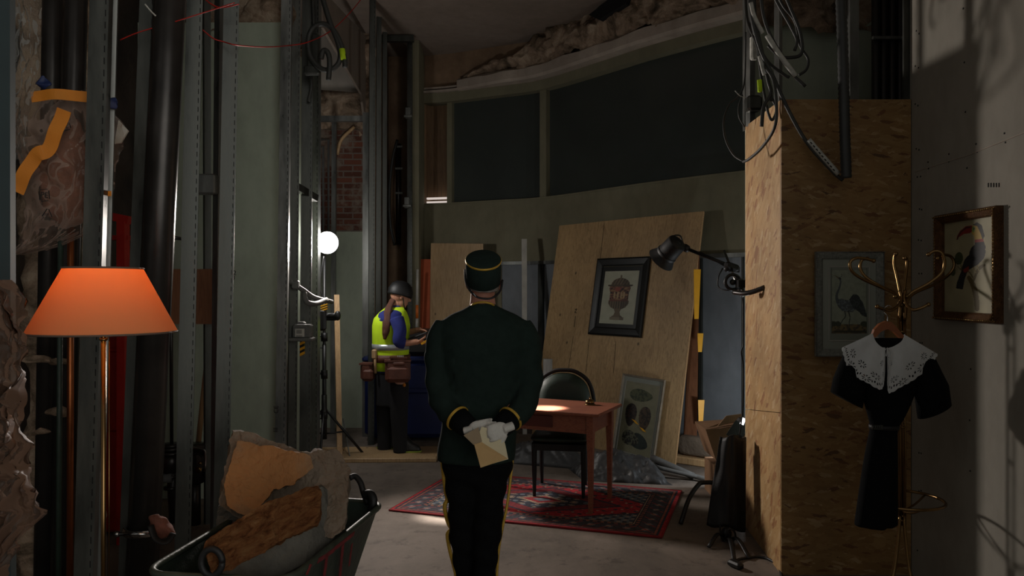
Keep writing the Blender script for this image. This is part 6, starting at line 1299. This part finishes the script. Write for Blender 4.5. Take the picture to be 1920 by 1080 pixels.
for x0, x1, d in ((722, 721, .08), (748, 751, -.08)): mb.tube([K(x0, 720, d), K(x0, 770, d), K((x0+x1)/2, 810, d), K(x1, 848, d)], [.1, .088, .075, .07], 18, smooth=4)
wt = wk.part('trousers', mb, M_['trouser'], remesh=.011, smoothit=2)
for x, d in ((722, .09), (754, -.08)):
    mb = MB(); c = K(x, 862, d); c.z = .04
    def bo(z, w, L, sh=0, tw=.2): return ring_el(c+Vector((.05+sh, .02, z)), L, w, 24, 2.6)
    mb.loft([bo(.012, .05, .135), bo(.03, .05, .13), bo(.06, .046, .115), bo(.09, .042, .08, -.03), bo(.15, .045, .06, -.05)], True); sh_ = wk.part('boot', mb, M_['black'])
    mb = MB(); mb.loft([bo(0, .05, .135), bo(.014, .053, .14)], True); wk.part('sole', mb, mat('yellow green sole', '8FA038', .7), parent=sh_)
# helmet, ponytail
hb = hc2+Wh@Vector((0, -.005, .035)); mb = MB(); mb.lathe([(.116, -.03), (.12, -.02), (.118, .03), (.098, .08), (.06, .11), (.001, .122)], hb, Wh, 32, sx=.9, sy=1.05)
hl = wk.part('helmet', mb, M_['lampblack'])
mb = MB()
for k in range(5): a = -1.9-k*.25; mb.ell(hb+Wh@Vector((.1*math.cos(a)*.9, .11*math.sin(a), .02+.01*(k % 2))), (.018, .018, .02), seg=10, rg=8)
wk.part('helmet_clip', mb, M_['chrome'] if False else M_['steelpipe'], parent=hl)
mb = MB(); mb.tube([hc2+Wh@Vector((.07, .0, .02)), hc2+Wh@Vector((.066, .03, -.06)), hc2+Wh@Vector((.03, .07, -.115))], .005, 6, smooth=4); wk.part('helmet_strap', mb, M_['black'], parent=hl)
mb = MB(); mb.tube([K(738, 562, -.03), K(732, 570, -.07), K(727, 585, -.13), K(725, 605, -.17), K(723, 622, -.18), K(721, 636, -.18)], [.03, .035, .042, .045, .04, .015], 16, smooth=5, flat=.7); mb.v = [rough(v, .008, 25) for v in mb.v]; wk.part('ponytail', mb, M_['ponytail'])
# pouches
def pouch(x, y, w, h, d, rz, nm='tool_pouch'):
    mb = MB(); mb.rbox(K(x, y, d), (w, .12, h), .03, rz=rz); mb.rbox(K(x, y+6, d-.05), (w*.85, .06, h*.6), .02, rz=rz); mb.box(K(x, y-h/2/pxm+2, d), (w*1.04, .125, .018), rz); return wk.part(nm, mb, M_['leather'], parent=bt)
pouch(690, 697, .13, .18, -.06, -.2); pouch(746, 695, .24, .22, -.2, .1); pouch(748, 676, .16, .09, -.19, .05)
mb = MB(); mb.tube([K(703, 664, -.14), K(704, 700, -.15)], .014, 8); mb.rbox(K(702, 664, -.14), (.05, .04, .09), .01); hm = wk.part('hammer', mb, M_['pine'], parent=bt)
mb = MB()
for k in range(4): mb.box(K(746+k*3.2, 668, -.266), (.01, .002, .018))
wk.part('pouch_mark', mb, M_['whitep'], parent=bt)
mb = MB(); mb.ell(K(758, 722, -.2), (.015, .015, .018)); wk.part('orange_tag', mb, M_['orange'], parent=bt)
mb = MB(); mb.rbox(K(786, 629, -.05), (.2, .26, .02), .006, M=Matrix.Rotation(-.35, 3, 'Y')); single('tablet', mb, M_['black'], 'dark tablet or case held by the worker', 'tablet')
mb = MB(); mb.beam(K(790, 645, -.24), K(808, 634, -.24), .03, .02); single('folding_rule', mb, M_['yellow'], 'yellow brown rule held in the hand of the worker', 'rule')
